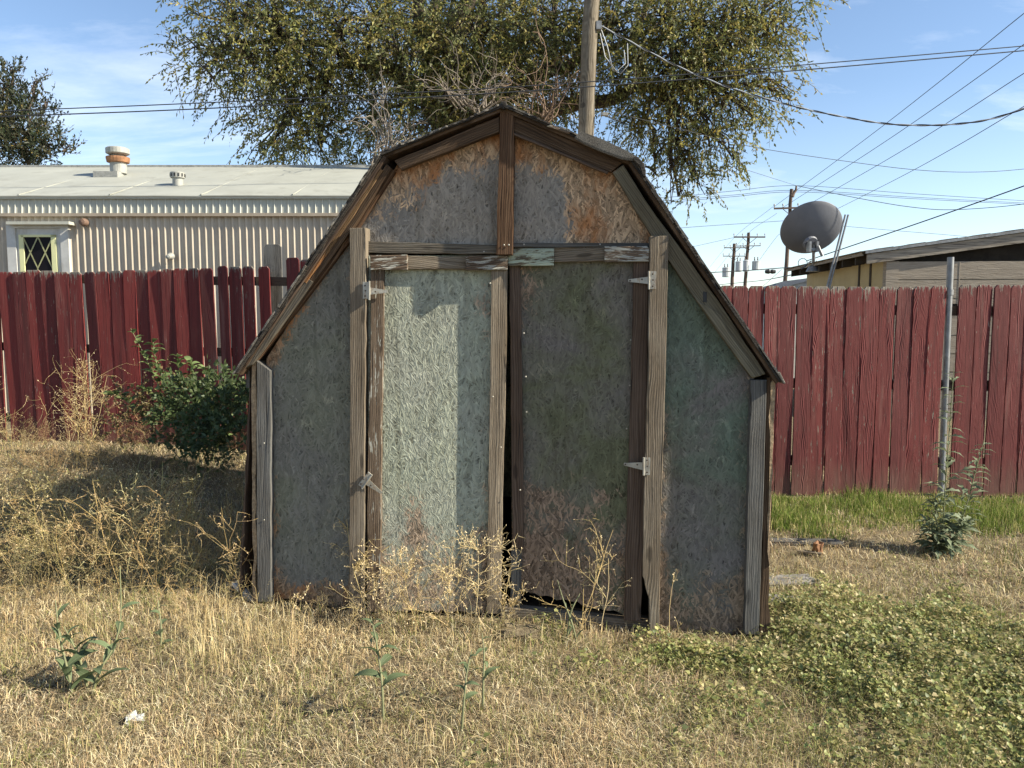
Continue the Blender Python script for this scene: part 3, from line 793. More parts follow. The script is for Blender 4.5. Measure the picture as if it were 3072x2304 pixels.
def fence(fr, label, mat, boards, extra_l, extra_r, gaps=()):
    """boards: list of (px0, px1, py_top) in photo pixels; widths repeat beyond the frame and behind the shed"""
    base = fr.world((0, 0, 0)); root = thing('board_fence', label, 'fence', (base.x, base.y, 0), -fr.a, 'red board fences behind the shed')
    L = []
    for a, b, t, *o in boards:
        A, B = fr.un(a, t), fr.un(b, t); L.append([A.x, B.x, A.z, o[0] if o else 0., o[1] if len(o) > 1 else None])
    w = sum(q[1] - q[0] for q in L) / len(L); pitch = w + .008
    for k in range(extra_l): L.insert(0, [L[0][0] - pitch, L[0][0] - pitch + w, L[0][2] + random.gauss(0, .008), 0., None])
    for k in range(extra_r): L.append([L[-1][1] + .008, L[-1][1] + .008 + w, L[-1][2] + random.gauss(0, .008), 0., None])
    for i in range(len(L) - 1):
        gap = L[i + 1][0] - L[i][1]
        if i - extra_l not in gaps and 0 < gap < .05: L[i][1] += gap * .45 - .0012; L[i + 1][0] -= gap * .45 - .0012
    for x0, x1, zt, lean, yaw in L:
        p = fr.world(((x0 + x1) / 2, 0, 0)); zb = float(gz(p.x, p.y)) + random.uniform(-.02, .02)
        yw = random.gauss(0, 1) if yaw is None else yaw
        slab_local('board', dogear(fr, x0, x1, zt, zb, random.gauss(0, .003), .024, lean or random.gauss(.004, .004), R(yw) * 1.6), .016, mat, root, axis=Vector((0, 0, 1)), jit=.0008, seg=.4)
    xa, xb = L[0][0], L[-1][1]; zt = sum(q[2] for q in L) / len(L)
    for h in (.24, .95, zt + .02 - .0 if False else 1.62):
        bm = bmesh.new()
        pa = fr.world((xa, 0, 0)); pb = fr.world((xb, 0, 0))
        za = float(gz(pa.x, pa.y)) + h * (zt + .08) / 1.9; zb = float(gz(pb.x, pb.y)) + h * (zt + .08) / 1.9
        vs_ = [bm.verts.new(v) for v in ((xa, .03, za), (xb, .03, zb), (xb, .07, zb), (xa, .07, za), (xa, .03, za + .085), (xb, .03, zb + .085), (xb, .07, zb + .085), (xa, .07, za + .085))]
        for f in ((0, 3, 2, 1), (4, 5, 6, 7), (0, 1, 5, 4), (1, 2, 6, 5), (2, 3, 7, 6), (3, 0, 4, 7)): bm.faces.new([vs_[i] for i in f])
        uv = bm.loops.layers.uv.new('grain')
        for f in bm.faces:
            for l in f.loops: l[uv].uv = (l.vert.co.x, l.vert.co.z + l.vert.co.y)
        from_bm('rail', bm, M['stile'], root)
    return root


S1 = 1 / 2.765
FL = Frame((-3.0, 7.62), R(8.5)); FR = Frame((3.2, 6.52), R(1.2))
lb = [(-15, 95, 1150), (100, 205, 1150), (213, 328, 1135), (332, 440, 1140), (455, 560, 1150), (570, 668, 1150), (690, 780, 1150), (795, 890, 1145), (905, 1002, 1140), (1012, 1108, 1135),
      (1120, 1212, 1135), (1222, 1322, 1135), (1332, 1432, 1125), (1440, 1545, 1120), (1552, 1645, 1118), (1660, 1765, 1120), (1795, 1878, 1100), (1893, 1995, 1105), (2003, 2100, 1103), (2135, 2232, 1105)]
left_boards = []
for i, (a, b, t) in enumerate(lb):
    yw = (2.2, .5, 2.8, 2.5, 1.8, -.5, -2., .8, -.8, .5, -1.0, 1.6, 1.8, 2.2, -3.5, -1.5, -5, -5, -5, -5)[i]
    left_boards.append((a * S1, b * S1, 400 + t * S1, -.05 * (1 - i / 40), yw))
left_boards += [(856, 895, 773, -.02, -5), (900, 938, 778, -.02, -5)]
fence(FL, 'red board fence in front of the cream trailer, partly in the shadow of the shed', M['red_l'], left_boards, 12, 4, (5, 15, 18, 19))
S2 = 1 / 2.0634
rb = [(330, 412, 942), (415, 505, 944), (510, 605, 944), (610, 702, 944), (708, 805, 946), (810, 910, 947), (915, 1012, 948), (1017, 1115, 948), (1117, 1218, 950), (1221, 1322, 950), (1325, 1422, 950), (1430, 1528, 950), (1534, 1630, 948), (1637, 1733, 945),
      (1812, 1915, 938), (1925, 2022, 938), (2032, 2130, 938), (2136, 2236, 940)]
fence(FR, 'red board fence along the green grass strip, grey weathered board tops, right of the shed', M['red_r'], [(2000 + a * S2, 2000 + b * S2, 400 + t * S2, .0, random.gauss(0, .9)) for a, b, t in rb], 7, 10, (2, 4, 10, 13, 14, 15, 16))

# steel pipe standing in the gap of the right-hand fence
pb_ = FR.un(2832, 1450); pt_ = FR.un(2856, 771)
pr = thing('pipe_post', 'tall bare galvanised pipe post standing in the gap of the red fence', 'pipe', FR.world((pb_.x, .02, 0)))
A_ = Acc(); p0 = FR.world((pb_.x - .01, .02, 0)); p0.z = float(gz(p0.x, p0.y)) - .05; p1 = FR.world((pt_.x, .02, pt_.z))
lc = Vector((pr.location.x, pr.location.y, 0))
A_.tube([p0 - lc, p0.lerp(p1, .5) - lc, p1 - lc], .026, 12); o = link('pipe', A_.mesh('pipe'), M['pipe'], pr); o.data.shade_smooth()
A_ = Acc(); q = p0.lerp(p1, .86); A_.tube([q - lc - Vector((0, 0, .022)), q - lc + Vector((0, 0, .022))], .033, 12); link('collar', A_.mesh('collar'), M['pipe'], pr)
bm = bmesh.new(); q = FR.un(2860, 925); q = FR.world((q.x, .05, q.z)) - lc
box_bm(bm, (q.x - .05, q.y, q.z - .04), (q.x + .06, q.y + .03, q.z + .04)); from_bm('bracket', bm, M['stile'] if False else M['dark'], pr)

# pale unpainted board standing behind the left fence
fb = Frame(FL.world((0, .14, 0)), FL.a)
root = thing('grey_board', 'single pale grey unpainted board standing taller than the red fence beside the shed eave', 'board', fb.world((0, 0, 0)), -fb.a)
a, b = fb.un(791, 733), fb.un(841, 733)
slab_local('board', dogear(fb, a.x, b.x, a.z, 0., 0, .03, -.02, R(4)), .02, M['grey'], root, axis=Vector((0, 0, 1)))

# ------------------------------------------------------------------ trailer house on the left
TH = Frame((-4, 10.5), R(0.3))
tr = thing('mobile_home', 'cream trailer house with ribbed metal siding behind the left fence', 'mobile home', TH.world((0, 0, 0)), -TH.a)
XL, XR = -16.0, TH.un(1110, 600).x + .2
zE = TH.un(500, 588).z; zF = TH.un(500, 648).z
# corrugated wall
def corr(x0, x1, z0, z1, pitch, dep, prof):
    xs, ys = [], []; x = x0
    while x < x1:
        for f, d in prof: xs.append(x + f * pitch); ys.append(-d * dep)
        x += pitch
    n = len(xs); V = np.array([(a, b, z) for z in (z0, z1) for a, b in zip(xs, ys)])
    i = np.arange(n - 1); return V, np.stack([i, i + 1, i + 1 + n, i + n], -1)
V, F = corr(XL, XR, -.1, zF + .05, .0915, .030, ((0, 0), (.34, 0), (.44, 1), (.62, 1), (.80, 0)))
link('wall', np_mesh('wall', V, F), M['siding'], tr)
bm = bmesh.new(); box_bm(bm, (XL, .01, -.1), (XR, .03, zE)); box_bm(bm, (XR - .02, .031, -.1), (XR, 5.2, zE)); from_bm('inner_wall', bm, M['siding'], tr)
# fascia with standing ribs, leaning a little so that its face looks up
V, F = corr(XL, XR + .06, 0, 1, .0915, .016, ((0, 0), (.80, 0.12), (.84, 1), (.93, 1), (.97, 0)))
V[:, 1] += -.055; zz = V[:, 2].copy(); V[:, 2] = zF + .03 + zz * (zE - .07 - zF - .03 + .03); V[:, 1] += zz * .022
V[:, 1] -= .0
link('fascia', np_mesh('fascia', V, F), M['fascia'], tr)
bm = bmesh.new(); box_bm(bm, (XL, -.075, zF - .012), (XR + .06, -.0, zF + .03)); from_bm('drip_trim', bm, M['trimtan'], tr)
bm = bmesh.new(); box_bm(bm, (XL, -.075, zE - .045), (XR + .08, .0, zE - .008)); from_bm('gutter', bm, M['fascia'], tr)
# roof sheets with seams
RD, RH = 2.55, .86
xs = XL; k = 0
while xs < XR:
    x1 = min(xs + 1.22, XR + .08); bm = bmesh.new(); nn = 6
    rows = []
    for i in range(nn + 1):
        t = i / nn
        rows.append([bm.verts.new((x, -.09 + (RD + .09) * t, zE + RH * t + random.gauss(0, .003) - .02 * (1 - t) ** 4)) for x in (xs + .004, (xs + x1) / 2, x1 - .002)])
    for r0, r1 in zip(rows, rows[1:]):
        for j in (0, 1): bm.faces.new((r0[j], r0[j + 1], r1[j + 1], r1[j]))
    e = bmesh.ops.extrude_face_region(bm, geom=bm.faces[:])
    for v in e['geom']:
        if isinstance(v, bmesh.types.BMVert): v.co.z += .012
    from_bm('roof_sheet', bm, M['metalcream'], tr)
    bm = bmesh.new(); s = math.atan2(RH, RD + .09)
    Mt = Matrix.Translation((x1, -.085, zE - .003)) @ Matrix.Rotation(s, 4, 'X')
    box_bm(bm, (-.008, .0, 0.004), (.008, math.hypot(RD + .08, RH) - .02, .014), Mt); from_bm('roof_seam', bm, M['metalcream'], tr)
    xs += 1.22; k += 1
bm = bmesh.new(); box_bm(bm, (XL, RD - .06, zE + RH - .01), (XR + .08, RD + .10, zE + RH + .03)); from_bm('ridge_strip', bm, M['mastic'], tr)
bm = bmesh.new()
vs_ = [bm.verts.new(p) for p in ((XL, RD, zE + RH), (XR + .08, RD, zE + RH), (XR + .08, RD * 2, zE), (XL, RD * 2, zE))]; bm.faces.new(vs_); from_bm('roof_back', bm, M['metalcream'], tr)
bm = bmesh.new()
for sx in (XR,):
    vs_ = [bm.verts.new(p) for p in ((sx, 0, zE - .02), (sx, RD, zE + RH - .02), (sx, RD * 2, zE - .02))]; bm.faces.new(vs_)
from_bm('gable_end', bm, M['siding'], tr)


def roof_pt(px, py):
    """point on the trailer roof seen at this pixel (local)"""
    d = ray(px, py); C = TH.loc((0, 0, CAM_H)); D = Vector((d.dot(TH.ex), d.dot(TH.ey), d.z)); s = RH / (RD + .09)
    k = (zE + s * (C.y + .09) - C.z) / (D.z - s * D.y); return C + D * k


# chimney
c = roof_pt(316, 534); S_ = lambda n: n / FPX * (c.y + 10.5)
ch = link('chimney_base', bpy.data.meshes.new('chimney_base'), M['mastic'], tr)
bm = bmesh.new(); box_bm(bm, (c.x - S_(36), c.y, c.z - .05), (c.x + S_(36), c.y + .42, c.z + S_(20))); bm.to_mesh(ch.data); bm.free()
ct = Matrix.Translation((c.x + S_(20), c.y + .2, c.z))
def lat(name, prof, mat, par=tr, mt=ct, seg=22):
    bm = bmesh.new(); lathe(bm, prof, seg, mt); return from_bm(name, bm, mat, par, smooth=False)
h0 = S_(20)
lat('chimney_pipe', [(0, h0), (S_(23), h0), (S_(23), h0 + S_(30)), (S_(17), h0 + S_(32)), (S_(17), h0 + S_(60)), (0, h0 + S_(60))], M['vent'])
lat('chimney_ring', [(S_(20), h0 + S_(29)), (S_(31), h0 + S_(32)), (S_(33), h0 + S_(42)), (S_(33), h0 + S_(47)), (S_(18), h0 + S_(50))], M['rust'])
lat('chimney_cap', [(0, h0 + S_(56)), (S_(26), h0 + S_(54)), (S_(33), h0 + S_(58)), (S_(33), h0 + S_(72)), (S_(28), h0 + S_(75)), (0, h0 + S_(76))], M['vent'])
c2 = roof_pt(534, 556); S_ = lambda n: n / FPX * (c2.y + 10.5); ct2 = Matrix.Translation((c2.x, c2.y, c2.z))
lat('roof_vent', [(S_(15), -.06), (S_(15), S_(20)), (S_(20), S_(21)), (S_(21), S_(36)), (S_(18), S_(38)), (0, S_(38))], M['vent'], tr, ct2)
bm = bmesh.new()
for k in range(12):
    a = 2 * math.pi * k / 12; mt = ct2 @ Matrix.Rotation(a, 4, 'Z'); box_bm(bm, (S_(20.2), -S_(2), S_(24)), (S_(21.6), S_(2), S_(33)), mt)
from_bm('vent_slots', bm, M['black'], tr)
# door
def tbox(name, x0, y0, x1, y1, off, th, mat, par=tr):
    a, b = TH.un(x0, y1, off), TH.un(x1, y0, off); bm = bmesh.new(); box_bm(bm, (a.x, a.y, a.z), (b.x, b.y + th, b.z)); return from_bm(name, bm, mat, par)
door = tbox('door', 44, 684, 190, 900, .05, .05, M['white'])
tbox('door_frame', 30, 676, 44, 900, .075, .08, M['white'], door); tbox('door_frame', 190, 676, 203, 900, .075, .08, M['white'], door); tbox('door_frame', 30, 672, 203, 684, .080, .08, M['white'], door)
tbox('window_pane', 68, 711, 158, 815, .053, .004, M['glass'], door)
for q in ((62, 704, 166, 711), (62, 704, 69, 830), (158, 704, 166, 830), (62, 814, 166, 822)): tbox('window_frame', *q, .068, .02, M['yellow'], door)
bm = bmesh.new()
for (a, b, c_, d) in ((69, 711, 114, 806), (113, 711, 69, 806), (114, 711, 158, 806), (158, 711, 113, 806), (69, 806, 75, 818), (112, 806, 120, 818)):
    p, q = TH.un(a, b, .062), TH.un(c_, d, .062); dd = (q - p); L = dd.length; n_ = Vector((-dd.z, 0, dd.x)).normalized() * .009
    vs_ = [bm.verts.new(v) for v in (p - n_, p + n_, q + n_, q - n_)]; bm.faces.new(vs_)
bmesh.ops.solidify(bm, geom=bm.faces[:], thickness=.006); from_bm('lattice', bm, M['yellow'], door)
tbox('door_awning', 18, 664, 206, 673, .17, .17, M['fascia'])
# porch lamp and an outlet bracket
c = TH.un(256, 668, .06); lat('porch_lamp', [(0, 0), (.05, 0), (.055, .04), (.04, .09), (0, .1)], M['brownlamp'], tr, Matrix.Translation(c) @ Matrix.Rotation(R(90), 4, 'X'))
c = TH.un(516, 768, .06); o = lat('lamp_bracket', [(0, 0), (.04, 0), (.05, .05), (.035, .07), (.03, .13), (0, .14)], M['vent'], tr, Matrix.Translation(c) @ Matrix.Rotation(R(100), 4, 'X'))

# ------------------------------------------------------------------ tan house on the right
HA = R(4.6)
HO = at(2596, 767, 11.5)
HF = Frame((HO.x, HO.y), HA)
hs = thing('tan_house', 'low tan house with dark eaves and bare timber barge board behind the right fence', 'house', (HO.x, HO.y, 0), -HA)
ZH = HO.z; SL = math.tan(R(7.6)); RX = 5.2
def rz_(x): return ZH + SL * x
# gable wall with lapped boards, set back under the barge board
WY = .028; WX = .33
zt = ZH
z0 = -.2; nl = 9; lh = (ZH - .09 + .2) / nl
for k in range(nl):
    bm = bmesh.new(); box_bm(bm, (WX, WY - .012, z0 + .016), (RX, WY + .02, z0 + lh)); box_bm(bm, (WX, WY + .008, z0 - .004), (RX, WY + .02, z0 + .0155)); from_bm('lap_board', bm, M['lap'], hs); z0 += lh
bm = bmesh.new(); P = [(WX, WY + .06, ZH - .12), (RX, WY + .06, ZH - .12), (RX, WY + .06, rz_(RX) + .02), (WX, WY + .06, rz_(WX) + .02)]
bm.faces.new([bm.verts.new(p) for p in P]); bmesh.ops.solidify(bm, geom=bm.faces[:], thickness=.01); from_bm('gable_shade_sheet', bm, M['dark'], hs)  # dark sheet stands in for the shaded opening under the barge board
bm = bmesh.new(); box_bm(bm, (WX - .02, WY - .022, -.2), (WX + .16, WY + .1, ZH - .085)); from_bm('corner_board', bm, M['lap'], hs)
for xj in (1.35, 3.4):
    bm = bmesh.new(); box_bm(bm, (xj, WY - .016, 1.6), (xj + .012, WY - .0121, ZH - .09)); from_bm('joint_strip', bm, M['trimtan'], hs)
# side wall of yellow plywood sheets
for y0, y1 in ((WY + .02, 1.15), (1.16, 2.36), (2.37, 3.57), (3.58, 4.0)):
    bm = bmesh.new(); box_bm(bm, (WX, y0, -.2), (WX + .02, y1, ZH - .02 - (.0))); from_bm('plywood_sheet', bm, M['cream_ply'], hs)
for y in (1.10, .62):
    bm = bmesh.new(); box_bm(bm, (WX - .012, y, -.2), (WX - .001, y + .07, ZH - .05)); from_bm('batten', bm, M['stile'] if False else M['dark'], hs)
# roof: deck, shingle edge, metal drip edge, barge board, rafter tails
def roofslab(name, x0, x1, y0, y1, lo, hi, mat, par=hs):
    bm = bmesh.new()
    P = [(x0, y0, rz_(x0) + lo), (x1, y0, rz_(x1) + lo), (x1, y1, rz_(x1) + lo), (x0, y1, rz_(x0) + lo)]
    vs_ = [bm.verts.new(p) for p in P] + [bm.verts.new((p[0], p[1], p[2] + hi - lo)) for p in P]
    for f in ((0, 3, 2, 1), (4, 5, 6, 7), (0, 1, 5, 4), (1, 2, 6, 5), (2, 3, 7, 6), (3, 0, 4, 7)): bm.faces.new([vs_[i] for i in f])
    return from_bm(name, bm, mat, par)
roofslab('roof_deck', -.05, RX, -.03, 4.1, .035, .06, M['dark'])
x = -.09; k = 0
while x < RX:
    roofslab('roof_shingle', x, x + .24, -.055, 4.15, .062 + (k % 2) * .006, .074 + (k % 2) * .006, M['shingle']); x += .225; k += 1
roofslab('drip_edge', -.02, RX, -.06, -.045, .028, .066, M['pipe'])
roofslab('barge_board', .02, RX, -.030, .008, -.125, .020, M['barge'])
bm = bmesh.new(); box_bm(bm, (-.055, 0, ZH - .0), (-.03, 4.1, ZH + .055)); from_bm('eave_fascia', bm, M['barge'], hs)
for k in range(7):
    y = .35 + k * .58; roofslab('rafter', -.01, 1.2, y, y + .045, -.11, .03, M['dark'])
roofslab('roof_far_side', RX, RX + 5, -.03, 4.1, -.02 - 0, .05, M['shingle'])
bm = bmesh.new(); box_bm(bm, (RX, WY, -.2), (RX + 4, 5, ZH + .3)); from_bm('far_wall', bm, M['lap'], hs)
# two slanting sticks on the side wall
for y in (2.05, 1.72):
    A_ = Acc(); A_.tube([(WX - .16, y + .02, ZH - .80), (WX - .02, y - .08, ZH - .50)], .016, 6); link('side_bracket', A_.mesh('side_bracket'), M['stile'] if False else M['dark'], hs)

# conduit pair leaning on the eave
cp = Frame(HF.world((-.12, 0, 0)), 0)
t0, b0 = at(2536, 646, 11.9), at(2470, 905, 11.9)
cr_ = thing('conduit', 'pair of slanting grey pipes leaning past the eave of the tan house', 'pipes', (b0.x, b0.y, 0))
for dx, s in ((0, 1), (.045, .96)):
    A_ = Acc(); bb = b0 - Vector((b0.x, b0.y, 0)); tt = t0 - Vector((b0.x, b0.y, 0)); dn = (bb - tt).normalized()
    bb = bb + dn * 1.3
    A_.tube([bb + Vector((dx * .4, 0, 0)), bb.lerp(tt, .5) + Vector((dx * .8, 0, 0)), tt + Vector((dx, 0, .01 * s))], [.020, .018, .015], 8); link('pipe', A_.mesh('pipe'), M['pipe'], cr_)

# satellite dish standing on the eave
dc = at(2442, 697, 13.9)
ds = thing('satellite_dish', 'dark grey satellite dish seen from behind, on a short mast over the house eave', 'satellite dish', (dc.x, dc.y, dc.z - .7))
bm = bmesh.new(); rr = .545
prof = [(0, -.0)] + [(rr * k / 10, .16 * (k / 10) ** 2) for k in range(1, 11)] + [(rr * 1.012, .168), (rr, .178)] + [(rr * k / 10, .16 * (k / 10) ** 2 + .012) for k in range(9, 0, -1)] + [(0, .012)]
# bowl opens away from the camera, up and to the right; tall axis rolled
axis = Vector((-.20, .74, .50)).normalized()
q = axis.to_track_quat('Z', 'Y').to_matrix().to_4x4()
lathe(bm, prof, 48, Matrix.Translation((0, 0, .7)) @ Matrix.Rotation(R(22), 4, 'Y') @ Matrix.Scale(.96, 4, (0, 0, 1)) @ q)
o = from_bm('reflector', bm, M['dish'], ds, smooth=True)
mp_ = at(2441, 735, 13.7) - Vector((dc.x, dc.y, dc.z - .7)); mb = at(2441, 803, 13.85) - Vector((dc.x, dc.y, dc.z - .7))
A_ = Acc(); A_.tube([mb - Vector((0, 0, .06)), mp_], .028, 10); link('mast', A_.mesh('mast'), M['pipe'], ds)
bm = bmesh.new(); lathe(bm, [(0, 0), (.12, 0), (.135, .03), (.125, .06), (.09, .07), (0, .07)], 20, Matrix.Translation(mp_ + Vector((0, .12, .03))) @ axis.to_track_quat('Z', 'Y').to_matrix().to_4x4()); from_bm('mount_ring', bm, M['dish'], ds)
bm = bmesh.new(); box_bm(bm, (mp_.x - .09, mp_.y - .05, mp_.z - .12), (mp_.x - .055, mp_.y + .1, mp_.z + .06)); box_bm(bm, (mp_.x + .035, mp_.y - .05, mp_.z - .12), (mp_.x + .075, mp_.y + .1, mp_.z + .06)); box_bm(bm, (mp_.x - .055, mp_.y - .02, mp_.z - .10), (mp_.x + .035, mp_.y + .06, mp_.z - .05))
from_bm('bracket', bm, M['pipe'], ds)
A_ = Acc(); A_.tube([mp_ + Vector((.06, -.04, -.02)), mp_ + Vector((.14, -.05, -.2))], .028, 8); link('adjuster', A_.mesh('adjuster'), M['pipe'], ds)
for dx in (-.22, .22):
    A_ = Acc(); A_.tube([mb + Vector((dx, 0, -.02)), mb + Vector((dx * .2, 0, .12))], .014, 6); link('strut', A_.mesh('strut'), M['pipe'], ds)
bm = bmesh.new(); lathe(bm, [(0, 0), (.13, 0), (.13, .01), (.09, .09), (.03, .12), (0, .12)], 16, Matrix.Translation(mb + Vector((0, 0, -.07)))); from_bm('foot_plate', bm, M['pipe'], ds)
A_ = Acc(); ring_c = at(2408, 789, 13.8) - Vector((dc.x, dc.y, dc.z - .7))
A_.tube([ring_c + Vector((.08 * math.cos(t), 0, .08 * math.sin(t))) for t in np.linspace(0, 6.28, 20)], .006, 4); link('cable_loop', A_.mesh('cable_loop'), M['wire'], ds)

# white lean-to beyond the house
wf = Frame((at(2400, 860, 19).x, 19.0), 0)
wr = thing('white_outbuilding', 'low white outbuilding with sloping roof just visible beyond the dish', 'outbuilding', wf.world((0, 0, 0)))
a, b = wf.un(2352, 862), wf.un(2480, 828)
bm = bmesh.new(); P = [(a.x, 0, -.2), (b.x + .5, 0, -.2), (b.x + .5, 0, b.z), (b.x, 0, b.z), (a.x, 0, a.z)]
vs_ = [bm.verts.new(p) for p in P]; bm.faces.new(vs_); e = bmesh.ops.extrude_face_region(bm, geom=bm.faces[:])
for v in e['geom']:
    if isinstance(v, bmesh.types.BMVert): v.co.y += 3
from_bm('wall', bm, M['white'], wr)
bm = bmesh.new(); P = [(a.x - .1, -.1, a.z - .02), (b.x, -.1, b.z + .01), (b.x, 3, b.z + .01), (a.x - .1, 3, a.z - .02)]; bm.faces.new([bm.verts.new(p) for p in P]); bmesh.ops.solidify(bm, geom=bm.faces[:], thickness=-.06); from_bm('roof', bm, M['pipe'], wr)

# ------------------------------------------------------------------ utility poles
def wobble_tube(p0, p1, r0, r1, n=9, sides=12, amp=.01):
    P = [p0.lerp(p1, k / n) + Vector((random.gauss(0, amp), random.gauss(0, amp), 0)) * (0 < k < n) for k in range(n + 1)]
    V, F = tube_np(P, np.linspace(r0, r1, n + 1), sides); return V, F, P


YP = 12.0
tp, bp2 = at(1779, -120, YP), at(1757, 415, YP)
d_ = (bp2 - tp); k_ = (bp2.z + .1) / -d_.z; bt = bp2 + d_ * k_
npole = thing('utility_pole', 'pale wooden utility pole rising close behind the right slope of the shed roof', 'utility pole', (bt.x, bt.y, 0))
V, F, P = wobble_tube(Vector((0, 0, -.1)), tp + (tp - bt).normalized() * 2.2 - Vector((bt.x, bt.y, 0)), .135, .108, 26, 14, .004)
me = np_mesh('pole', V, F); uvl = me.uv_layers.new(name='grain')
co = V[np.array([l.vertex_index for l in me.loops])]
uvl.data.foreach_set('uv', np.stack([co[:, 2], np.arctan2(co[:, 1], co[:, 0]) * .12], -1).astype(np.float32).ravel())
me.shade_smooth(); link('pole', me, M['pole'], npole)
# hardware where the cables land
hw = at(1800, 78, YP - .05) - Vector((bt.x, bt.y, 0))
bm = bmesh.new(); box_bm(bm, (hw.x - .06, hw.y - .05, hw.z - .06), (hw.x + .02, hw.y + .05, hw.z + .06)); from_bm('cable_clamp', bm, M['pipe'], npole)
hw = at(1806, 343, YP - .05) - Vector((bt.x, bt.y, 0))
bm = bmesh.new(); box_bm(bm, (hw.x - .02, hw.y - .03, hw.z - .02), (hw.x + .09, hw.y + .03, hw.z + .025)); from_bm('cable_clamp', bm, M['hinge'], npole)
A_ = Acc()
for pts in (((1800, 80), (1822, 140), (1838, 210), (1862, 222), (1884, 195), (1882, 130)), ((1800, 100), (1815, 170), (1850, 215), (1876, 190), (1872, 150))):
    A_.tube([at(x, y, YP) - Vector((bt.x, bt.y, 0)) for x, y in pts], .008, 5)
link('cable_loop', A_.mesh('cable_loop'), M['wiregrey'], npole)


def far_pole(label, top, base, Y, r, arms, cans=(), spike=None):
    """arms: list of (x0,y0,x1,y1) px; cans: (x,y,w,h) px"""
    t, b = at(*top, Y), at(*base, Y); d = (b - t); g = b + d * ((b.z + .2) / -d.z)
    root = thing('utility_pole', label, 'utility pole', (g.x, g.y, 0), 0, 'utility poles in the distance on the right'); off = Vector((g.x, g.y, 0))
    V, F, P = wobble_tube(g - off, t - off, r * 1.25, r * .9, 10, 8, .02); o = link('pole', np_mesh('pole', V, F), M['polefar'], root); o.data.shade_smooth()
    px = Y / FPX
    for (x0, y0, x1, y1, th) in arms:
        p, q = at(x0, y0, Y) - off, at(x1, y1, Y) - off
        bm = bmesh.new(); dd = q - p; mt = Matrix.Translation((p + q) / 2 - Vector((0, r * 1.25 + .06, 0))) @ Matrix.Rotation(-math.atan2(dd.z, dd.x), 4, 'Y')
        box_bm(bm, (-dd.length / 2, -.06, -th * px / 2), (dd.length / 2, .06, th * px / 2), mt); arm = from_bm('crossarm', bm, M['polefar'], root)
        for s in (-.49, -.22, .25, .49):
            bm = bmesh.new(); lathe(bm, [(0, 0), (.04, .0), (.03, .12), (.07, .14), (.06, .26), (0, .28)], 8, mt @ Matrix.Translation((dd.length * s, 0, th * px / 2))); from_bm('insulator', bm, M['can'], arm)
        for s in (-.22, .22):
            A_ = Acc(); m0 = mt @ Vector((dd.length * s, 0, -th * px / 2)); A_.tube([m0, Vector(((p + q) / 2 - Vector((0, r * 1.3, 0)))) - Vector((0, 0, dd.length * .2))], .025, 4); link('brace', A_.mesh('brace'), M['polefar'], root)
    for (x, y, w, h) in cans:
        c = at(x, y, Y - .4) - off; rw, hh = w * px / 2, h * px
        bm = bmesh.new(); lathe(bm, [(0, -hh / 2), (rw * .96, -hh / 2), (rw, -hh / 2 + .05), (rw, hh / 2 - .08), (rw * 1.05, hh / 2 - .08), (rw * 1.05, hh / 2 - .02), (rw * .5, hh / 2 + .06), (0, hh / 2 + .06)], 14, Matrix.Translation(c)); cn = from_bm('transformer', bm, M['can'], root)
        for s in (-.4, .4):
            bm = bmesh.new(); lathe(bm, [(.05, 0), (.07, .1), (.04, .2), (.05, .35), (0, .38)], 6, Matrix.Translation(c + Vector((rw * s, 0, hh / 2 + .04)))); from_bm('bushing', bm, M['polefar'], cn)
    if spike:
        A_ = Acc(); A_.tube([at(x, y, Y) - off for x, y in spike], [.16, .13, .09, .06], 6); link('top_spur', A_.mesh('top_spur'), M['polefar'], root)


far_pole('nearest of the distant utility poles, one crossarm and a bent top, behind the satellite dish', (2375, 567), (2353, 860), 57, .14, [(2319, 627, 2415, 624, 5)], (), [(2376, 590), (2380, 580), (2388, 570), (2389, 557)])
far_pole('middle distant utility pole with wide crossarm and two grey transformer cans', (2246, 698), (2235, 857), 75, .16, [(2199, 712, 2293, 712, 4), (2207, 739, 2279, 738, 2.2)], [(2238, 798, 17, 32), (2268, 797, 23, 26)])
far_pole('leftmost distant utility pole with two thin crossarms and grey transformer cans', (2203, 731), (2196, 857), 86, .19, [(2170, 744, 2236, 744, 2.5), (2167, 769, 2233, 769, 2.2)], [(2178, 817, 22, 28), (2216, 800, 19, 30)])

# ------------------------------------------------------------------ wires
WG = 'overhead wires'


def cat(P, n=14):
    P = [Vector(p) for p in P]; Q = [P[0] * 2 - P[1]] + P + [P[-1] * 2 - P[-2]]; out = []
    for i in range(1, len(Q) - 2):
        for k in range(n):
            t = k / n; a, b, c, d = Q[i - 1], Q[i], Q[i + 1], Q[i + 2]
            out.append(.5 * ((2 * b) + (c - a) * t + (2 * a - 5 * b + 4 * c - d) * t * t + (3 * b - a - 3 * c + d) * t ** 3))
    return out + [P[-1]]


def wire(label, pts, r, mat='wire', twist=None, name='overhead_wire'):
    """pts: (px, py, Y)"""
    P = cat([at(*p) for p in pts]); A_ = Acc()
    if twist:
        L = 0; a = [[], []]
        for i, p in enumerate(P):
            if i: L += (p - P[i - 1]).length
            for s in (0, 1): a[s].append(p + Vector((0, math.cos(L * twist + s * math.pi), math.sin(L * twist + s * math.pi))) * r * .8)
        root = thing(name, label, 'wire', group=WG)
        for s, m_ in ((0, 'wiregrey'), (1, 'wire')):
            B = Acc(); B.tube(a[s], r, 5); link('strand', B.mesh('strand'), M[m_], root)
        return
    A_.tube(P, r, 5); o = link(name, A_.mesh(name), M[mat]); tag(o, label, 'wire', WG)


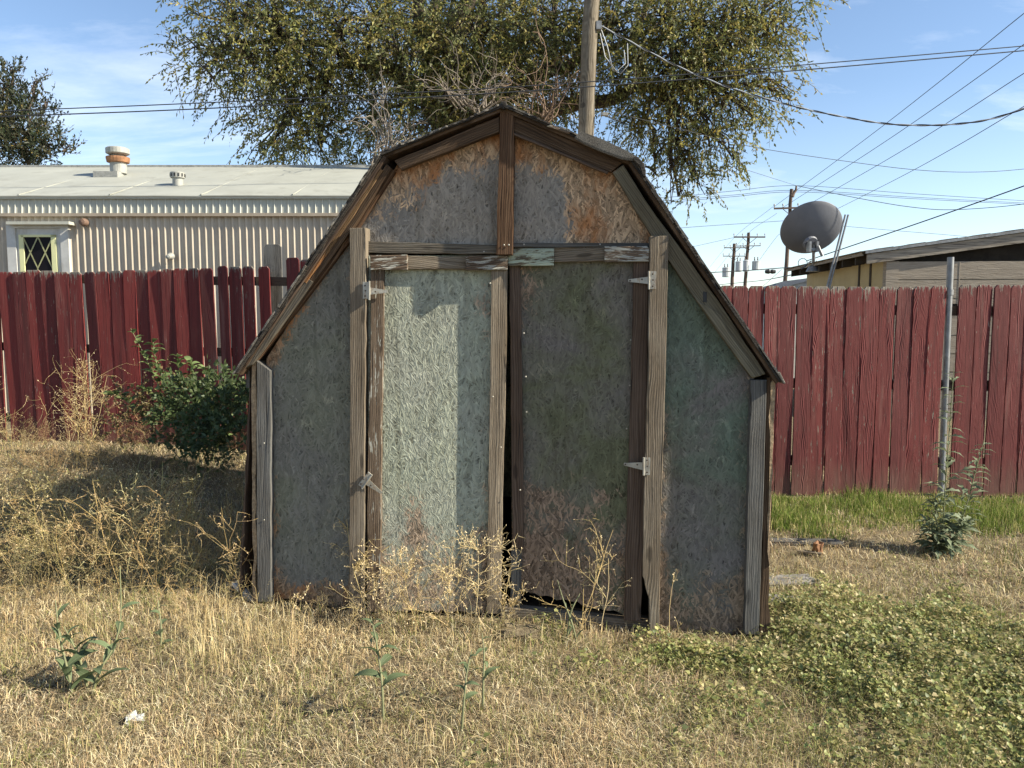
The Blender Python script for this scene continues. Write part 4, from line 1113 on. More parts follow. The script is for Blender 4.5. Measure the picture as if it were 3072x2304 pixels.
wire('upper of the two thick black cables crossing the whole picture in front of the tree', [(-300, 350, 10.6), (0, 334, 10.6), (500, 313.5, 10.7), (1000, 290, 10.8), (1600, 257, 11), (2300, 204, 11.2), (3072, 138, 11.4), (3400, 108, 11.4)], .0075)
wire('lower of the two thick black cables crossing the whole picture in front of the tree', [(-300, 362, 10.6), (0, 350, 10.6), (500, 331, 10.7), (1000, 306, 10.8), (1600, 272, 11), (2300, 219, 11.2), (3072, 152, 11.4), (3400, 122, 11.4)], .0085)
P_ = [(1793, 73, 12), (2079, 220, 11.6), (2332, 306, 11.2), (2598, 363, 10.8), (2764, 376, 10.5), (2931, 365, 10.2), (3072, 326, 10), (3300, 240, 9.7)]
def dense(pts, n):
    return [tuple(pts[i][j] + (pts[i + 1][j] - pts[i][j]) * k / n for j in range(3)) for i in range(len(pts) - 1) for k in range(n)] + [pts[-1]]
wire('twisted two-strand service cable sagging from the near pole to the upper right', P_, .0085, twist=14.)
wire('thin wavy wire from the near pole sagging across the right sky', [(1793, 326, 12), (2030, 384, 12.5), (2265, 442, 13), (2598, 492, 13.5), (2780, 512, 13.6), (2931, 516, 13.8), (3072, 507, 14), (3300, 480, 14)], .005)
wire('wire running from the near pole down to the top of the distant bent pole', [(1806, 343, 12), (2000, 420, 25), (2186, 492, 40), (2389, 557, 57)], .012)
wire('wire sagging from the top of the distant bent pole to the right edge', [(2389, 557, 57), (2598, 599, 56), (2740, 622, 55), (2864, 629, 54), (3072, 612, 52), (3300, 570, 50)], .022)
for k, (l, a, b, c) in enumerate((('highest of three level wires through the top of the distant bent pole', 589, 557, 602), ('middle of three level wires through the top of the distant bent pole', 599, 571, 609), ('lowest of three level wires through the top of the distant bent pole', 604, 576, 613))):
    wire(l, [(1900, a + 9, 57), (2040, a, 57), (2200, (a + b) / 2, 57), (2392, b, 57), (2730, (b + c) / 2 + 1, 57), (3072, c, 57), (3300, c + 10, 57)], .016)
for k, (l, a, b) in enumerate((('highest of four slanting wires rising to the upper right corner', (2320, 622), (3072, 40)), ('second from the top of four slanting wires in the right sky', (2345, 625), (3072, 133)), ('third from the top of four slanting wires in the right sky', (2400, 628), (3072, 220)), ('lowest of four slanting wires in the right sky', (2485, 640), (3072, 319)))):
    y0 = 57 if k < 3 else 62
    f = [0, .35, .65, 1, 1.3]; wire(l, [(a[0] + (b[0] - a[0]) * t, a[1] + (b[1] - a[1]) * t + 10 * math.sin(math.pi * min(t, 1)), 1 / (1 / y0 + (1 / 26 - 1 / y0) * t)) for t in f], .014)
wire('dark straight cable rising from the house eave to the right edge', [(2420, 783, 14.4), (2452, 772, 14), (2760, 668, 12), (3072, 558, 10.5), (3250, 492, 10)], .009)
wire('faint level wire joining the leftmost sky to the distant bent pole', [(1900, 700, 57), (2039, 684, 57), (2358, 662, 57)], .014)
wire('faint wire between the hidden left and the two-armed pole', [(1950, 768, 80), (2079, 740, 80), (2200, 713, 80)], .016)
wire('faint wire to the right behind the satellite dish', [(2400, 670, 57), (2535, 679, 57), (2700, 693, 57), (2858, 706, 57), (3072, 726, 57)], .014)
wire('black telephone cable crossing low between the distant poles and the house', [(2050, 824, 45), (2127, 818, 45), (2250, 811, 45), (2360, 803, 40), (2410, 806, 25)], .025)
wire('lower black telephone cable meeting the house eave', [(2050, 868, 45), (2150, 855, 45), (2280, 842, 40), (2400, 820, 18)], .016)
wire('slack wire looping up from the transformers to the nearest distant pole', [(2275, 785, 75), (2300, 750, 70), (2335, 705, 66), (2345, 711, 60), (2357, 713, 57)], .014)
wire('upper diagonal wire linking the distant poles', [(2130, 800, 110), (2204, 712, 75), (2319, 620, 57)], .012)
wire('lower diagonal wire linking the distant poles', [(2140, 822, 110), (2232, 712, 75), (2330, 640, 57)], .012)
wire('thin wire dropping from the black cable towards the fence', [(2275, 870, 45), (2310, 840, 45), (2345, 808, 45)], .012)
bm = bmesh.new(); p = at(2311, 815, 44)
lathe(bm, [(0, -.32), (.10, -.28), (.13, -.1), (.09, 0), (.13, .1), (.10, .28), (0, .32)], 10, Matrix.Translation(p) @ Matrix.Rotation(R(90), 4, 'Y'))
tag(from_bm('cable_splice', bm, M['black']), 'black splice case hanging on the telephone cable left of the dish', 'splice case')

# ------------------------------------------------------------------ trees
def unit(v): return v / (np.linalg.norm(v, axis=-1, keepdims=True) + 1e-9)


def leaf_quads(P, D, Ln, Wd, fold=.15):
    """P base (n,3), D unit direction, Ln length, Wd width -> V,F (two triangles each, folded rhombus)"""
    n = len(P); r = unit(RNG.normal(size=(n, 3))); S = unit(np.cross(D, r)); N = np.cross(D, S)
    Ln = np.broadcast_to(Ln, (n,))[:, None]; Wd = np.broadcast_to(Wd, (n,))[:, None]
    m = P + D * Ln * .45
    V = np.stack([P, m + S * Wd * .5 + N * Wd * fold, P + D * Ln, m - S * Wd * .5 + N * Wd * fold], 1).reshape(-1, 3)
    i = np.arange(n)[:, None] * 4
    F = np.concatenate([i + np.array([0, 1, 2]), i + np.array([0, 2, 3])], 0)
    return V, F


def tubes3(C, R0, R1):
    """many curved triangular tubes: C (n,k,3) paths, radii from R0 to R1 -> V, quads"""
    n, k, _ = C.shape
    T = np.gradient(C, axis=1); T = unit(T); ref = unit(RNG.normal(size=(n, 1, 3))); A = unit(np.cross(T, ref)); B = np.cross(T, A)
    rad = (np.linspace(0, 1, k)[None] * (R1 - R0)[:, None] + R0[:, None])[..., None]
    a = [0, 2.0944, 4.1888]
    V = np.stack([C + rad * (math.cos(x) * A + math.sin(x) * B) for x in a], 2).reshape(-1, 3)
    base = (np.arange(n)[:, None] * k + np.arange(k - 1)[None]).reshape(-1, 1) * 3
    F = np.concatenate([base + np.array([0, 1, 4, 3]), base + np.array([1, 2, 5, 4]), base + np.array([2, 0, 3, 5])], 0)
    return V, F


def build_tree(label, base, fork, lobes, leaf_n, leaf_len, greens, droop, name='broadleaf_tree', trunk_r=.3, up=0., twig_r=.006, limb_seed=3, limbs=()):
    rs = np.random.default_rng(limb_seed)
    root = thing(name, label, 'tree', base); off = np.array(base, float)
    A_ = Acc(); fork = np.array(fork, float)
    bz = np.array(base, float)
    pts = [bz + (fork - bz) * t + np.array([.08 * math.sin(5 * t), 0, 0]) for t in np.linspace(0, 1, 7)]
    A_.tube([p - off for p in pts], np.linspace(trunk_r * 1.25, trunk_r * .8, 7), 10)
    Ps, Ds, tw, twr = [], [], [], []; cols = []
    mains = []
    for e in limbs:
        e = np.array(e, float); tt = np.linspace(0, 1, 13)[:, None]; side = rs.normal(size=3) * .35
        pm = fork + (e - fork) * tt + side * np.sin(tt * 3.14) + rs.normal(size=(13, 3)) * .07 * np.sin(tt * 3.14)
        A_.tube(pm - off, np.linspace(trunk_r * .62, trunk_r * .16, 13), 8); mains.append(pm)
    MN = np.concatenate([m[4:] for m in mains])
    for (c, r, dens) in lobes:
        c = np.array(c, float); r = np.broadcast_to(np.asarray(r, float), (3,))
        dd0 = np.linalg.norm(MN - c, axis=1) + rs.uniform(0, .5, len(MN)); st = MN[int(np.argmin(dd0 + .35 * np.maximum(MN[:, 2] - c[2], -1)))]
        dlen = np.linalg.norm(c - st)
        mid = st + (c - st) * .5 + np.array([0, 0, .18 * dlen]) + rs.normal(size=3) * .1 * dlen
        t = np.linspace(0, 1, 9)[:, None]
        path = (1 - t) ** 2 * st + 2 * t * (1 - t) * mid + t ** 2 * c + rs.normal(size=(9, 3)) * .05 * np.sin(t * 3.14)
        A_.tube(path - off, np.linspace(min(trunk_r * .16, .025 + .014 * dlen), .02, 9), 6)
        nb = int(12 * r.mean() ** 1.2) + 4
        for _ in range(nb):
            k = rs.integers(4, 9); s = path[k]; e = c + unit(rs.normal(size=3)) * r * rs.uniform(.5, .95)
            tt = np.linspace(0, 1, 6)[:, None]; pm = s + (e - s) * tt + np.array([0, 0, .15]) * np.sin(tt * 3.14) + rs.normal(size=(6, 3)) * .03
            A_.tube(pm - off, np.linspace(.024, .006, 6), 4)
        # leafy twigs
        n = int(leaf_n * dens * r[0] * r[2] / 14)
        d = unit(rs.normal(size=(n, 3))); rad = rs.uniform(0, 1, n) ** .45
        lump = 1 + .22 * np.sin(d[:, 0] * 5 + c[0] * 3) * np.sin(d[:, 2] * 6 + c[2] * 2)
        s = c + d * r * (rad * lump)[:, None]
        dirn = unit(d * .55 + rs.normal(size=(n, 3)) * .45 + np.array([0, 0, up]))
        L = rs.uniform(.35, .85, n) * (.55 + .45 * min(1.2, r.mean()))
        k = 5; tt = np.linspace(0, 1, k)[None, :, None]
        C = s[:, None] + dirn[:, None] * L[:, None, None] * tt + np.array([0, 0, -1.]) * (tt ** 2) * (droop * L)[:, None, None]
        tw.append(C); twr.append(np.full(n, twig_r))
        m = 14
        u = (np.arange(m)[None] + rs.uniform(0, .8, (n, m))) / m * (k - 1); i0 = np.clip(u.astype(int), 0, k - 2); f = (u - i0)[..., None]
        ar = np.arange(n)[:, None]
        p = C[ar, i0] * (1 - f) + C[ar, i0 + 1] * f
        ld_ = unit((C[ar, i0 + 1] - C[ar, i0]) * 3 + rs.normal(size=(n, m, 3)) * .55 * L.mean() + np.array([0, 0, -.22 * droop]))
        Ps.append(p.reshape(-1, 3)); Ds.append(ld_.reshape(-1, 3))
        g = np.array(greens); ci = rs.integers(0, len(g), n); cc = g[ci] * rs.uniform(.75, 1.25, (n, 1))
        cols.append(np.repeat(cc, m, 0))
    o = link('trunk', A_.mesh('trunk'), M['bark'], root); o.data.shade_smooth()
    Pp, Dd, Cc = np.concatenate(Ps), np.concatenate(Ds), np.concatenate(cols)
    Cc = Cc * RNG.uniform(.8, 1.2, (len(Cc), 1))
    yel = RNG.uniform(size=len(Cc)) < .02; Cc[yel] = (.30, .22, .05)
    V, F = leaf_quads(Pp, Dd, RNG.uniform(.7, 1.2, len(Pp)) * leaf_len, RNG.uniform(.30, .46, len(Pp)) * leaf_len)
    link('crown', np_mesh('crown', V - off, F, np.repeat(Cc, 4, 0)), M['leaf'], root, kind='stuff')
    C = np.concatenate(tw); sel = RNG.uniform(size=len(C)) < .6; C = C[sel]; rr_ = np.concatenate(twr)[sel]
    V, F = tubes3(C, rr_, rr_ * .4); link('twigs', np_mesh('twigs', V - off, F, np.tile([[.11, .085, .06]], (len(V), 1))), M['stem'], root, kind='stuff')
    return root


def lobe(px, py, Y, r, dens=1.): return (at(px, py, Y), (r, r * .9, r), dens)


BIG = [lobe(*q) for q in (
    (655, 60, 15.4, .85, .8), (610, 165, 15.4, .62, .7), (640, 235, 15.3, .55, .6), (730, 200, 15.4, .9, .9), (800, 60, 15.3, 1.2), (830, 250, 15.4, .95), (890, 150, 15.6, 1.2, 1.1), (840, 390, 15.5, .72), (790, 465, 15.6, .40, .8), (960, 430, 15.7, .85, 1.1), (980, 280, 15.8, 1.05, 1.1),
    (1010, 90, 15.6, 1.2, 1.15), (1150, 60, 15.7, 1.2, 1.2), (1130, 230, 16.2, 1., .9), (1100, 420, 16, .8, .8), (1270, 110, 17, 1.1, .8), (1240, 300, 17.2, .9, .6), (1400, 60, 17, 1.2, .8), (1390, 250, 17.4, 1., .6), (1540, 60, 16.6, 1.2, .9), (1560, 200, 17, 1., .7),
    (1660, 50, 15.6, 1.1, .9), (1690, 190, 16.2, .8, .7), (1850, 70, 15, 1.15, 1.), (1900, 190, 15, 1., 1.05), (2000, 60, 14.9, 1.2, 1.1), (2110, 60, 14.9, 1.15, 1.1), (2060, 200, 14.9, 1.1, 1.1), (2200, 150, 14.9, .95, 1.05), (2270, 50, 14.9, .8, 1.), (2380, -20, 14.9, .62, .9), (2330, 95, 14.9, .5, .8),
    (2290, 215, 14.9, .6, .9), (2370, 300, 14.9, .28, .5), (2170, 320, 14.9, .85, 1.05), (2260, 350, 14.9, .48, .8), (2020, 330, 15.2, .9, .9), (2130, 440, 15, .6, .9), (2195, 470, 15, .32, .8), (2040, 470, 15.2, .6, .7), (2080, 540, 15.2, .45, .8), (2035, 590, 15.2, .28, .8), (1920, 400, 15.8, .75, .45), (1860, 280, 16, .7, .4), (1965, 520, 15.6, .5, .4),
    (1230, 420, 15.2, .75, 1.3), (1330, 330, 15.3, .9, 1.3), (1330, 180, 15.4, 1., 1.2), (1450, 230, 15.3, .95, 1.3), (1450, 90, 15.2, 1., 1.2), (1560, 300, 15.1, .8, 1.3), (1600, 130, 15.2, .9, 1.2), (1680, 330, 15.1, .6, 1.1), (1200, 170, 15.2, .9, 1.1), (1730, 120, 15.3, .7, 1.),
    (760, -170, 15.5, 1.5, .55), (1060, -260, 16, 1.8, .5), (1420, -300, 16.5, 1.9, .5), (1780, -260, 16, 1.8, .5), (2120, -200, 15.2, 1.5, .55), (1250, -650, 16.5, 1.9, .35), (1750, -650, 16.5, 1.9, .35))]
tb = at(1345, 700, 16.4); tb = (tb.x, 16.4, 0.)
build_tree('large broad tree with drooping olive leaves spreading behind the shed and trailer', tb, tuple(at(1345, 430, 16.4)), BIG, 2650, .088,
           ((.22, .225, .065), (.155, .175, .06), (.27, .25, .07), (.115, .14, .055), (.32, .27, .08), (.18, .19, .075)), .42, trunk_r=.34, limbs=[at(*q) for q in ((1180, 60, 16.2), (1320, -150, 16.6), (1450, -60, 16.8), (1000, 200, 15.9), (1660, 60, 16.2), (1890, 120, 15.6), (2020, 260, 15.4), (840, 120, 15.7), (1560, -400, 16.5), (1130, -420, 16.2))])
SMALL = [lobe(*q) for q in ((-160, 330, 22, 1.0), (-60, 400, 21.5, 1.0), (10, 300, 22, .62), (20, 400, 21.5, .85), (85, 410, 21.6, .62), (82, 330, 22, .30, .9), (112, 250, 22, .17, 1.2), (98, 300, 22, .2, 1.), (140, 320, 22, .17, 1.2), (128, 380, 22, .3, .9), (150, 455, 21.4, .38), (200, 455, 21.4, .22, 1.), (60, 475, 21.4, .7), (38, 215, 22, .22, 1.), (30, 260, 22, .3, 1.), (-120, 200, 22, .8))]
tb2 = at(-60, 700, 22); build_tree('small dark green tree beyond the far end of the trailer roof', (tb2.x, 22, 0), tuple(at(-50, 560, 22)), SMALL, 3400, .11,
                                   ((.045, .062, .030), (.055, .070, .036), (.040, .055, .030), (.075, .075, .038)), -.15, trunk_r=.16, up=.5, limb_seed=9, limbs=[at(*q) for q in ((20, 300, 22), (-90, 250, 22), (90, 380, 21.8))])

# bare pale twigs tangled at the foot of the big tree
def bare_brush(label, px, py, Y, n, h, spread, seed, col):
    rs = np.random.default_rng(seed); b = at(px, py, Y); root = Acc(); paths = []
    base = np.array([b.x, b.y, b.z])
    for i in range(n):
        p = base + rs.normal(size=3) * np.array([.12, .12, .05]); d = unit(np.array([rs.normal() * spread, rs.normal() * .4, 1.]))
        L = h * rs.uniform(.5, 1.1); pts = [p]; 
        for k in range(8):
            d = unit(d + rs.normal(size=3) * .24 + np.array([0, 0, -.03])); p = p + d * L / 8; pts.append(p)
        root.tube(np.array(pts) - base, np.linspace(.017, .004, 9), 4, col)
        for _ in range(4):
            k = rs.integers(2, 8); q = pts[k]; dd = unit(d + rs.normal(size=3) * .9); pp = [q]
            for j in range(5): dd = unit(dd + rs.normal(size=3) * .32); q = q + dd * L * .09; pp.append(q)
            root.tube(np.array(pp) - base, np.linspace(.008, .003, 6), 3, col)
    o = link('dead_brush', root.mesh('dead_brush'), M['stem']); o.location = base
    return tag(o, label, 'bush')


bare_brush('pale leafless brush sticking up beyond the trailer roof at the left knee of the shed', 1150, 500, 13.4, 18, 1.6, .45, 4, (.22, .19, .16))
bare_brush('pale tangled leafless brush rising behind the peak of the shed roof', 1420, 330, 13.6, 22, 1.15, .9, 6, (.20, .17, .14))
bare_brush('reddish bare branches between the shed peak and the near pole', 1640, 360, 14.2, 18, 1.5, .8, 8, (.20, .14, .10))

# ------------------------------------------------------------------ low plants
def visible(x, y, m=.5):
    return (np.abs(x) < .70 * y + m) & (y > 2.0)


def in_shed(x, y, pad=0.):
    lx = (x - SHED.o.x) * SHED.ex.x + (y - SHED.o.y) * SHED.ex.y
    ly = (x - SHED.o.x) * SHED.ey.x + (y - SHED.o.y) * SHED.ey.y
    return (lx > -1.27 - pad) & (lx < 1.25 + pad) & (ly > -.04 - pad) & (ly < SDEP)


def fbm(x, y, s, seed=0):
    v = 0; a = 1.; r = np.random.default_rng(seed)
    for _ in range(4):
        p = r.uniform(0, 6.28, 4); k = r.normal(size=(2, 2)) * .3 + np.array([[1, .3], [-.3, 1]])
        v = v + a * np.sin(s * (k[0, 0] * x + k[0, 1] * y) + p[0]) * np.sin(s * (k[1, 0] * x + k[1, 1] * y) + p[1])
        s *= 2.1; a *= .6
    return v / 1.6


def blades(name, x, y, h, w, lean, col, mat, kind='stuff', parent=None, az=None, z0=-.004, curl=.5):
    n = len(x); z = gz(x, y) + z0
    az = RNG.uniform(0, 2 * math.pi, n) if az is None else az
    d = np.stack([np.cos(az), np.sin(az), np.zeros(n)], -1); up = np.array([0, 0, 1.])
    # keep the flat side towards any direction at random
    fa = RNG.uniform(0, 2 * math.pi, n); s = np.stack([np.cos(fa), np.sin(fa), np.zeros(n)], -1) * (w / 2)[:, None]
    p = np.stack([x, y, z], -1); l0 = lean * (1 - curl); l1 = np.minimum(lean * (1 + curl), 1.75)
    m = p + h[:, None] * .55 * (np.sin(l0)[:, None] * d + np.cos(l0)[:, None] * up)
    t = m + h[:, None] * .5 * (np.sin(l1)[:, None] * d + np.cos(l1)[:, None] * up)
    t[:, 2] = np.maximum(t[:, 2], z + .004)
    V = np.stack([p - s, p + s, m - s * .8, m + s * .8, t], 1).reshape(-1, 3)
    i = np.arange(n)[:, None] * 5
    F = np.concatenate([i + np.array([0, 1, 3]), i + np.array([0, 3, 2]), i + np.array([2, 3, 4])], 0)
    return np_mesh(name, V, F, np.repeat(col, 5, 0))


def scatter(n, x0, x1, y0, y1, near=1.):
    """random points, denser near the camera"""
    u = RNG.uniform(0, 1, n); y = (y0 ** (1 - near) + u * (y1 ** (1 - near) - y0 ** (1 - near))) ** (1 / (1 - near)) if near != 1 else y0 * (y1 / y0) ** u
    x = RNG.uniform(-1, 1, n) * (.72 * y + .55)
    k = (x > x0) & (x < x1) & ~in_shed(x, y, -.01); return x[k], y[k]


def greenness(x, y):
    """1 where the ground cover is green"""
    g = np.exp(-(((x - 1.9) / 1.05) ** 2 + ((y - 3.25) / .70) ** 2)) * 1.25
    g = np.maximum(g, 1.0 * np.exp(-(((x - .98) / .62) ** 2 + ((y - 3.22) / .17) ** 2)))
    g = np.maximum(g, 1.1 * np.exp(-(((x - 2.1) / .9) ** 2 + ((y - 2.55) / .5) ** 2)))
    g = np.maximum(g, 1.0 * np.exp(-(((x - 1.45) / .33) ** 2 + ((y - 3.75) / .42) ** 2)))
    return g + .30 * fbm(x, y, 5., 5)


STRAW = np.array([(.72, .59, .34), (.62, .50, .28), (.80, .70, .46), (.50, .39, .21), (.64, .47, .30), (.34, .26, .15), (.72, .66, .46), (.20, .15, .09)])
def pick(pal, n, v=.2): return pal[RNG.integers(0, len(pal), n)] * RNG.uniform(1 - v, 1 + v, (n, 1))


def lawn():
    # matted thatch, lying nearly flat
    x, y = scatter(330000, -7, 7, 2.0, 8.6, 1.6)
    k = RNG.uniform(size=len(x)) < np.clip(.62 + .55 * fbm(x, y, 13., 61) + .25 * fbm(x, y, 2.2, 62), .06, 1); x, y = x[k], y[k]
    n = len(x); pat = fbm(x, y, 2.6, 1); pat2 = fbm(x, y, 7., 2)
    h = RNG.uniform(.025, .085, n); lean = RNG.uniform(.75, 1.5, n); w = RNG.uniform(.0011, .0027, n) * (.5 + .26 * y)
    c = pick(STRAW, n, .3); tone = np.clip(.5 + .5 * pat + .25 * pat2, 0, 1)[:, None]
    c = c * (1 - .38 * (1 - tone)); pink = np.clip(fbm(x, y, 1.7, 9), 0, 1)[:, None]
    c = c * (1 - pink * np.array([.02, .07, .03]))
    ol = (np.clip(greenness(x, y) * .7 + .22 * fbm(x, y, 3.3, 4) + .17, 0, .75) > RNG.uniform(size=n)); c[ol] = np.array([.27, .275, .10]) * RNG.uniform(.7, 1.3, (ol.sum(), 1))
    link('dry_grass', blades('dry_grass', x, y, h, w, lean, c, None), M['grass'], kind='stuff')
    # standing short stubble
    x, y = scatter(95000, -7, 7, 2.0, 7.5, 1.6); pat = fbm(x, y, 3.1, 3); k = RNG.uniform(size=len(x)) < np.clip(.35 + .6 * pat, .08, 1); x, y = x[k], y[k]; n = len(x)
    h = RNG.uniform(.02, .075, n) * (1 + .5 * np.clip(fbm(x, y, 2.2, 8), 0, 1)); lean = np.abs(RNG.normal(0, .3, n)); w = RNG.uniform(.0010, .0022, n) * (.5 + .26 * y)
    c = pick(STRAW * np.array([1.05, 1.0, .9]), n)
    ol = (np.clip(greenness(x, y) * .8 + .3 * fbm(x, y, 2.3, 14) + .16, 0, .85) > RNG.uniform(size=n)); c[ol] = np.array([.25, .275, .085]) * RNG.uniform(.7, 1.35, (ol.sum(), 1))
    link('grass_stubble', blades('grass_stubble', x, y, h, w, lean, c, None), M['grass'], kind='stuff')


def litter():
    """broken bits of leaf and chaff between the blades"""
    x, y = scatter(60000, -7, 7, 2.0, 7.5, 1.7); k = RNG.uniform(size=len(x)) < np.clip(.55 + .6 * fbm(x, y, 4., 71), .05, 1); x, y = x[k], y[k]; n = len(x)
    p = np.stack([x, y, gz(x, y) + RNG.uniform(.001, .022, n)], -1)
    V, F = leaf_quads(p, unit(np.stack([RNG.normal(size=n), RNG.normal(size=n), RNG.normal(0, .35, n)], -1)), RNG.uniform(.005, .019, n), RNG.uniform(.003, .010, n), .3)
    c = pick(np.array([(.46, .35, .21), (.30, .21, .12), (.58, .47, .32), (.20, .14, .085), (.38, .27, .17), (.28, .27, .11)]), n, .3)
    link('leaf_litter', np_mesh('leaf_litter', V, F, np.repeat(c, 4, 0)), M['grass'], kind='stuff')


def straws():
    """long pale cut stalks lying on top"""
    x, y = scatter(9000, -7, 7, 2.0, 7.5, 1.6); n = len(x)
    h = RNG.uniform(.05, .13, n); lean = RNG.uniform(1.1, 1.45, n); w = RNG.uniform(.0012, .0024, n) * (.5 + .26 * y)
    link('loose_straw', blades('loose_straw', x, y, h, w, lean, pick(np.array([(.72, .62, .40), (.64, .52, .30), (.58, .45, .26)]), n, .25), None, curl=.12, z0=.006), M['grass'], kind='stuff')


def tufts(name, centres, mat='grass', pal=STRAW, kind='stuff'):
    """centres: (x,y,n,h,spread)"""
    X, Y, H, Ln = [], [], [], []
    for (x, y, n, h, s) in centres:
        X.append(x + RNG.normal(0, s, n)); Y.append(y + RNG.normal(0, s, n)); H.append(h * RNG.uniform(.45, 1.15, n)); Ln.append(np.abs(RNG.normal(0, .42, n)))
    X, Y, H, Ln = map(np.concatenate, (X, Y, H, Ln)); n = len(X)
    link(name, blades(name, X, Y, H, RNG.uniform(.0009, .0021, n) * (.5 + .25 * Y), Ln, pick(pal, n, .3), None, curl=.7), M[mat], kind=kind)


lawn(); litter(); straws()
# tall straw tufts
TT = []
for px, py, n, h, s in ((660, 1985, 200, .20, .07), (760, 1960, 240, .24, .08), (800, 1900, 200, .22, .08), (620, 1900, 160, .22, .08), (560, 1840, 180, .25, .10), (880, 1930, 140, .17, .06), (1300, 2240, 50, .20, .018), (180, 2180, 60, .10, .05), (1440, 1960, 120, .16, .07), (950, 2110, 60, .09, .06), (1380, 1840, 160, .18, .10), (1560, 1900, 60, .12, .08), (1690, 1895, 60, .16, .08),
                        (300, 2240, 70, .09, .06), (2480, 1960, 60, .10, .05), (1750, 2200, 60, .08, .05), (2200, 2080, 50, .09, .05), (2390, 1700, 160, .12, .10), (2760, 1850, 90, .10, .07), (2960, 1990, 70, .10, .06), (2700, 2040, 60, .09, .05), (450, 1930, 100, .15, .10), (100, 1880, 120, .2, .12), (1020, 1930, 60, .12, .06), (1130, 1950, 70, .10, .05)):
    g = ground_at(px, py); TT.append((g.x, g.y, int(n * .38), h * .8, s * 1.5))
tufts('tall_dry_grass', TT, pal=np.array([(.70, .57, .30), (.62, .48, .25), (.72, .61, .36), (.50, .38, .19)]))


def green_strip():
    n = 60000; x = RNG.uniform(1.25, 6.8, n); y = RNG.uniform(5.15, 6.42, n)
    edge = 5.42 + .10 * np.sin(x * 3.1) + .14 * fbm(x, y, 3., 21) - .45 * np.exp(-((x - 2.15) / .28) ** 2)
    k = (y > edge + np.abs(RNG.normal(0, .16, n))) & (RNG.uniform(size=n) < np.clip(.75 + .6 * fbm(x, y, 8., 25), .1, 1)); x, y = x[k], y[k]; n = len(x)
    dry = fbm(x, y, 2.4, 22) > .85
    h = RNG.uniform(.035, .115, n) * (.8 + .45 * fbm(x, y, 3., 23)); h = np.clip(h, .03, .2) * (.55 + .6 * np.clip((y - edge[k]) / .25, 0, 1))
    c = np.array([(.13, .19, .035), (.17, .23, .045), (.23, .27, .065), (.085, .135, .028), (.40, .36, .15)])[:, :][RNG.integers(0, 5, n)] * RNG.uniform(.7, 1.3, (n, 1))
    d2 = dry & (RNG.uniform(size=n) < .6); c[d2] = pick(STRAW, d2.sum())
    link('green_grass', blades('green_grass', x, y, h, RNG.uniform(.003, .0055, n), np.abs(RNG.normal(.2, .32, n)), c, None, curl=.8), M['grass'], kind='stuff')
    n = 9000; x = RNG.uniform(1.3, 4.6, n); y = RNG.uniform(3.4, 5.3, n); k = fbm(x, y, 2.1, 31) + .5 * np.exp(-(((x - 3.0) / .5) ** 2 + ((y - 4.0) / .35) ** 2)) > .62; x, y = x[k], y[k]; n = len(x)
    c = np.array([(.10, .14, .03), (.15, .17, .05), (.20, .19, .07)])[RNG.integers(0, 3, n)] * RNG.uniform(.75, 1.3, (n, 1))
    link('green_grass_patch', blades('green_grass_patch', x, y, RNG.uniform(.03, .08, n), RNG.uniform(.003, .005, n), np.abs(RNG.normal(.3, .3, n)), c, None), M['grass'], kind='stuff')


green_strip()


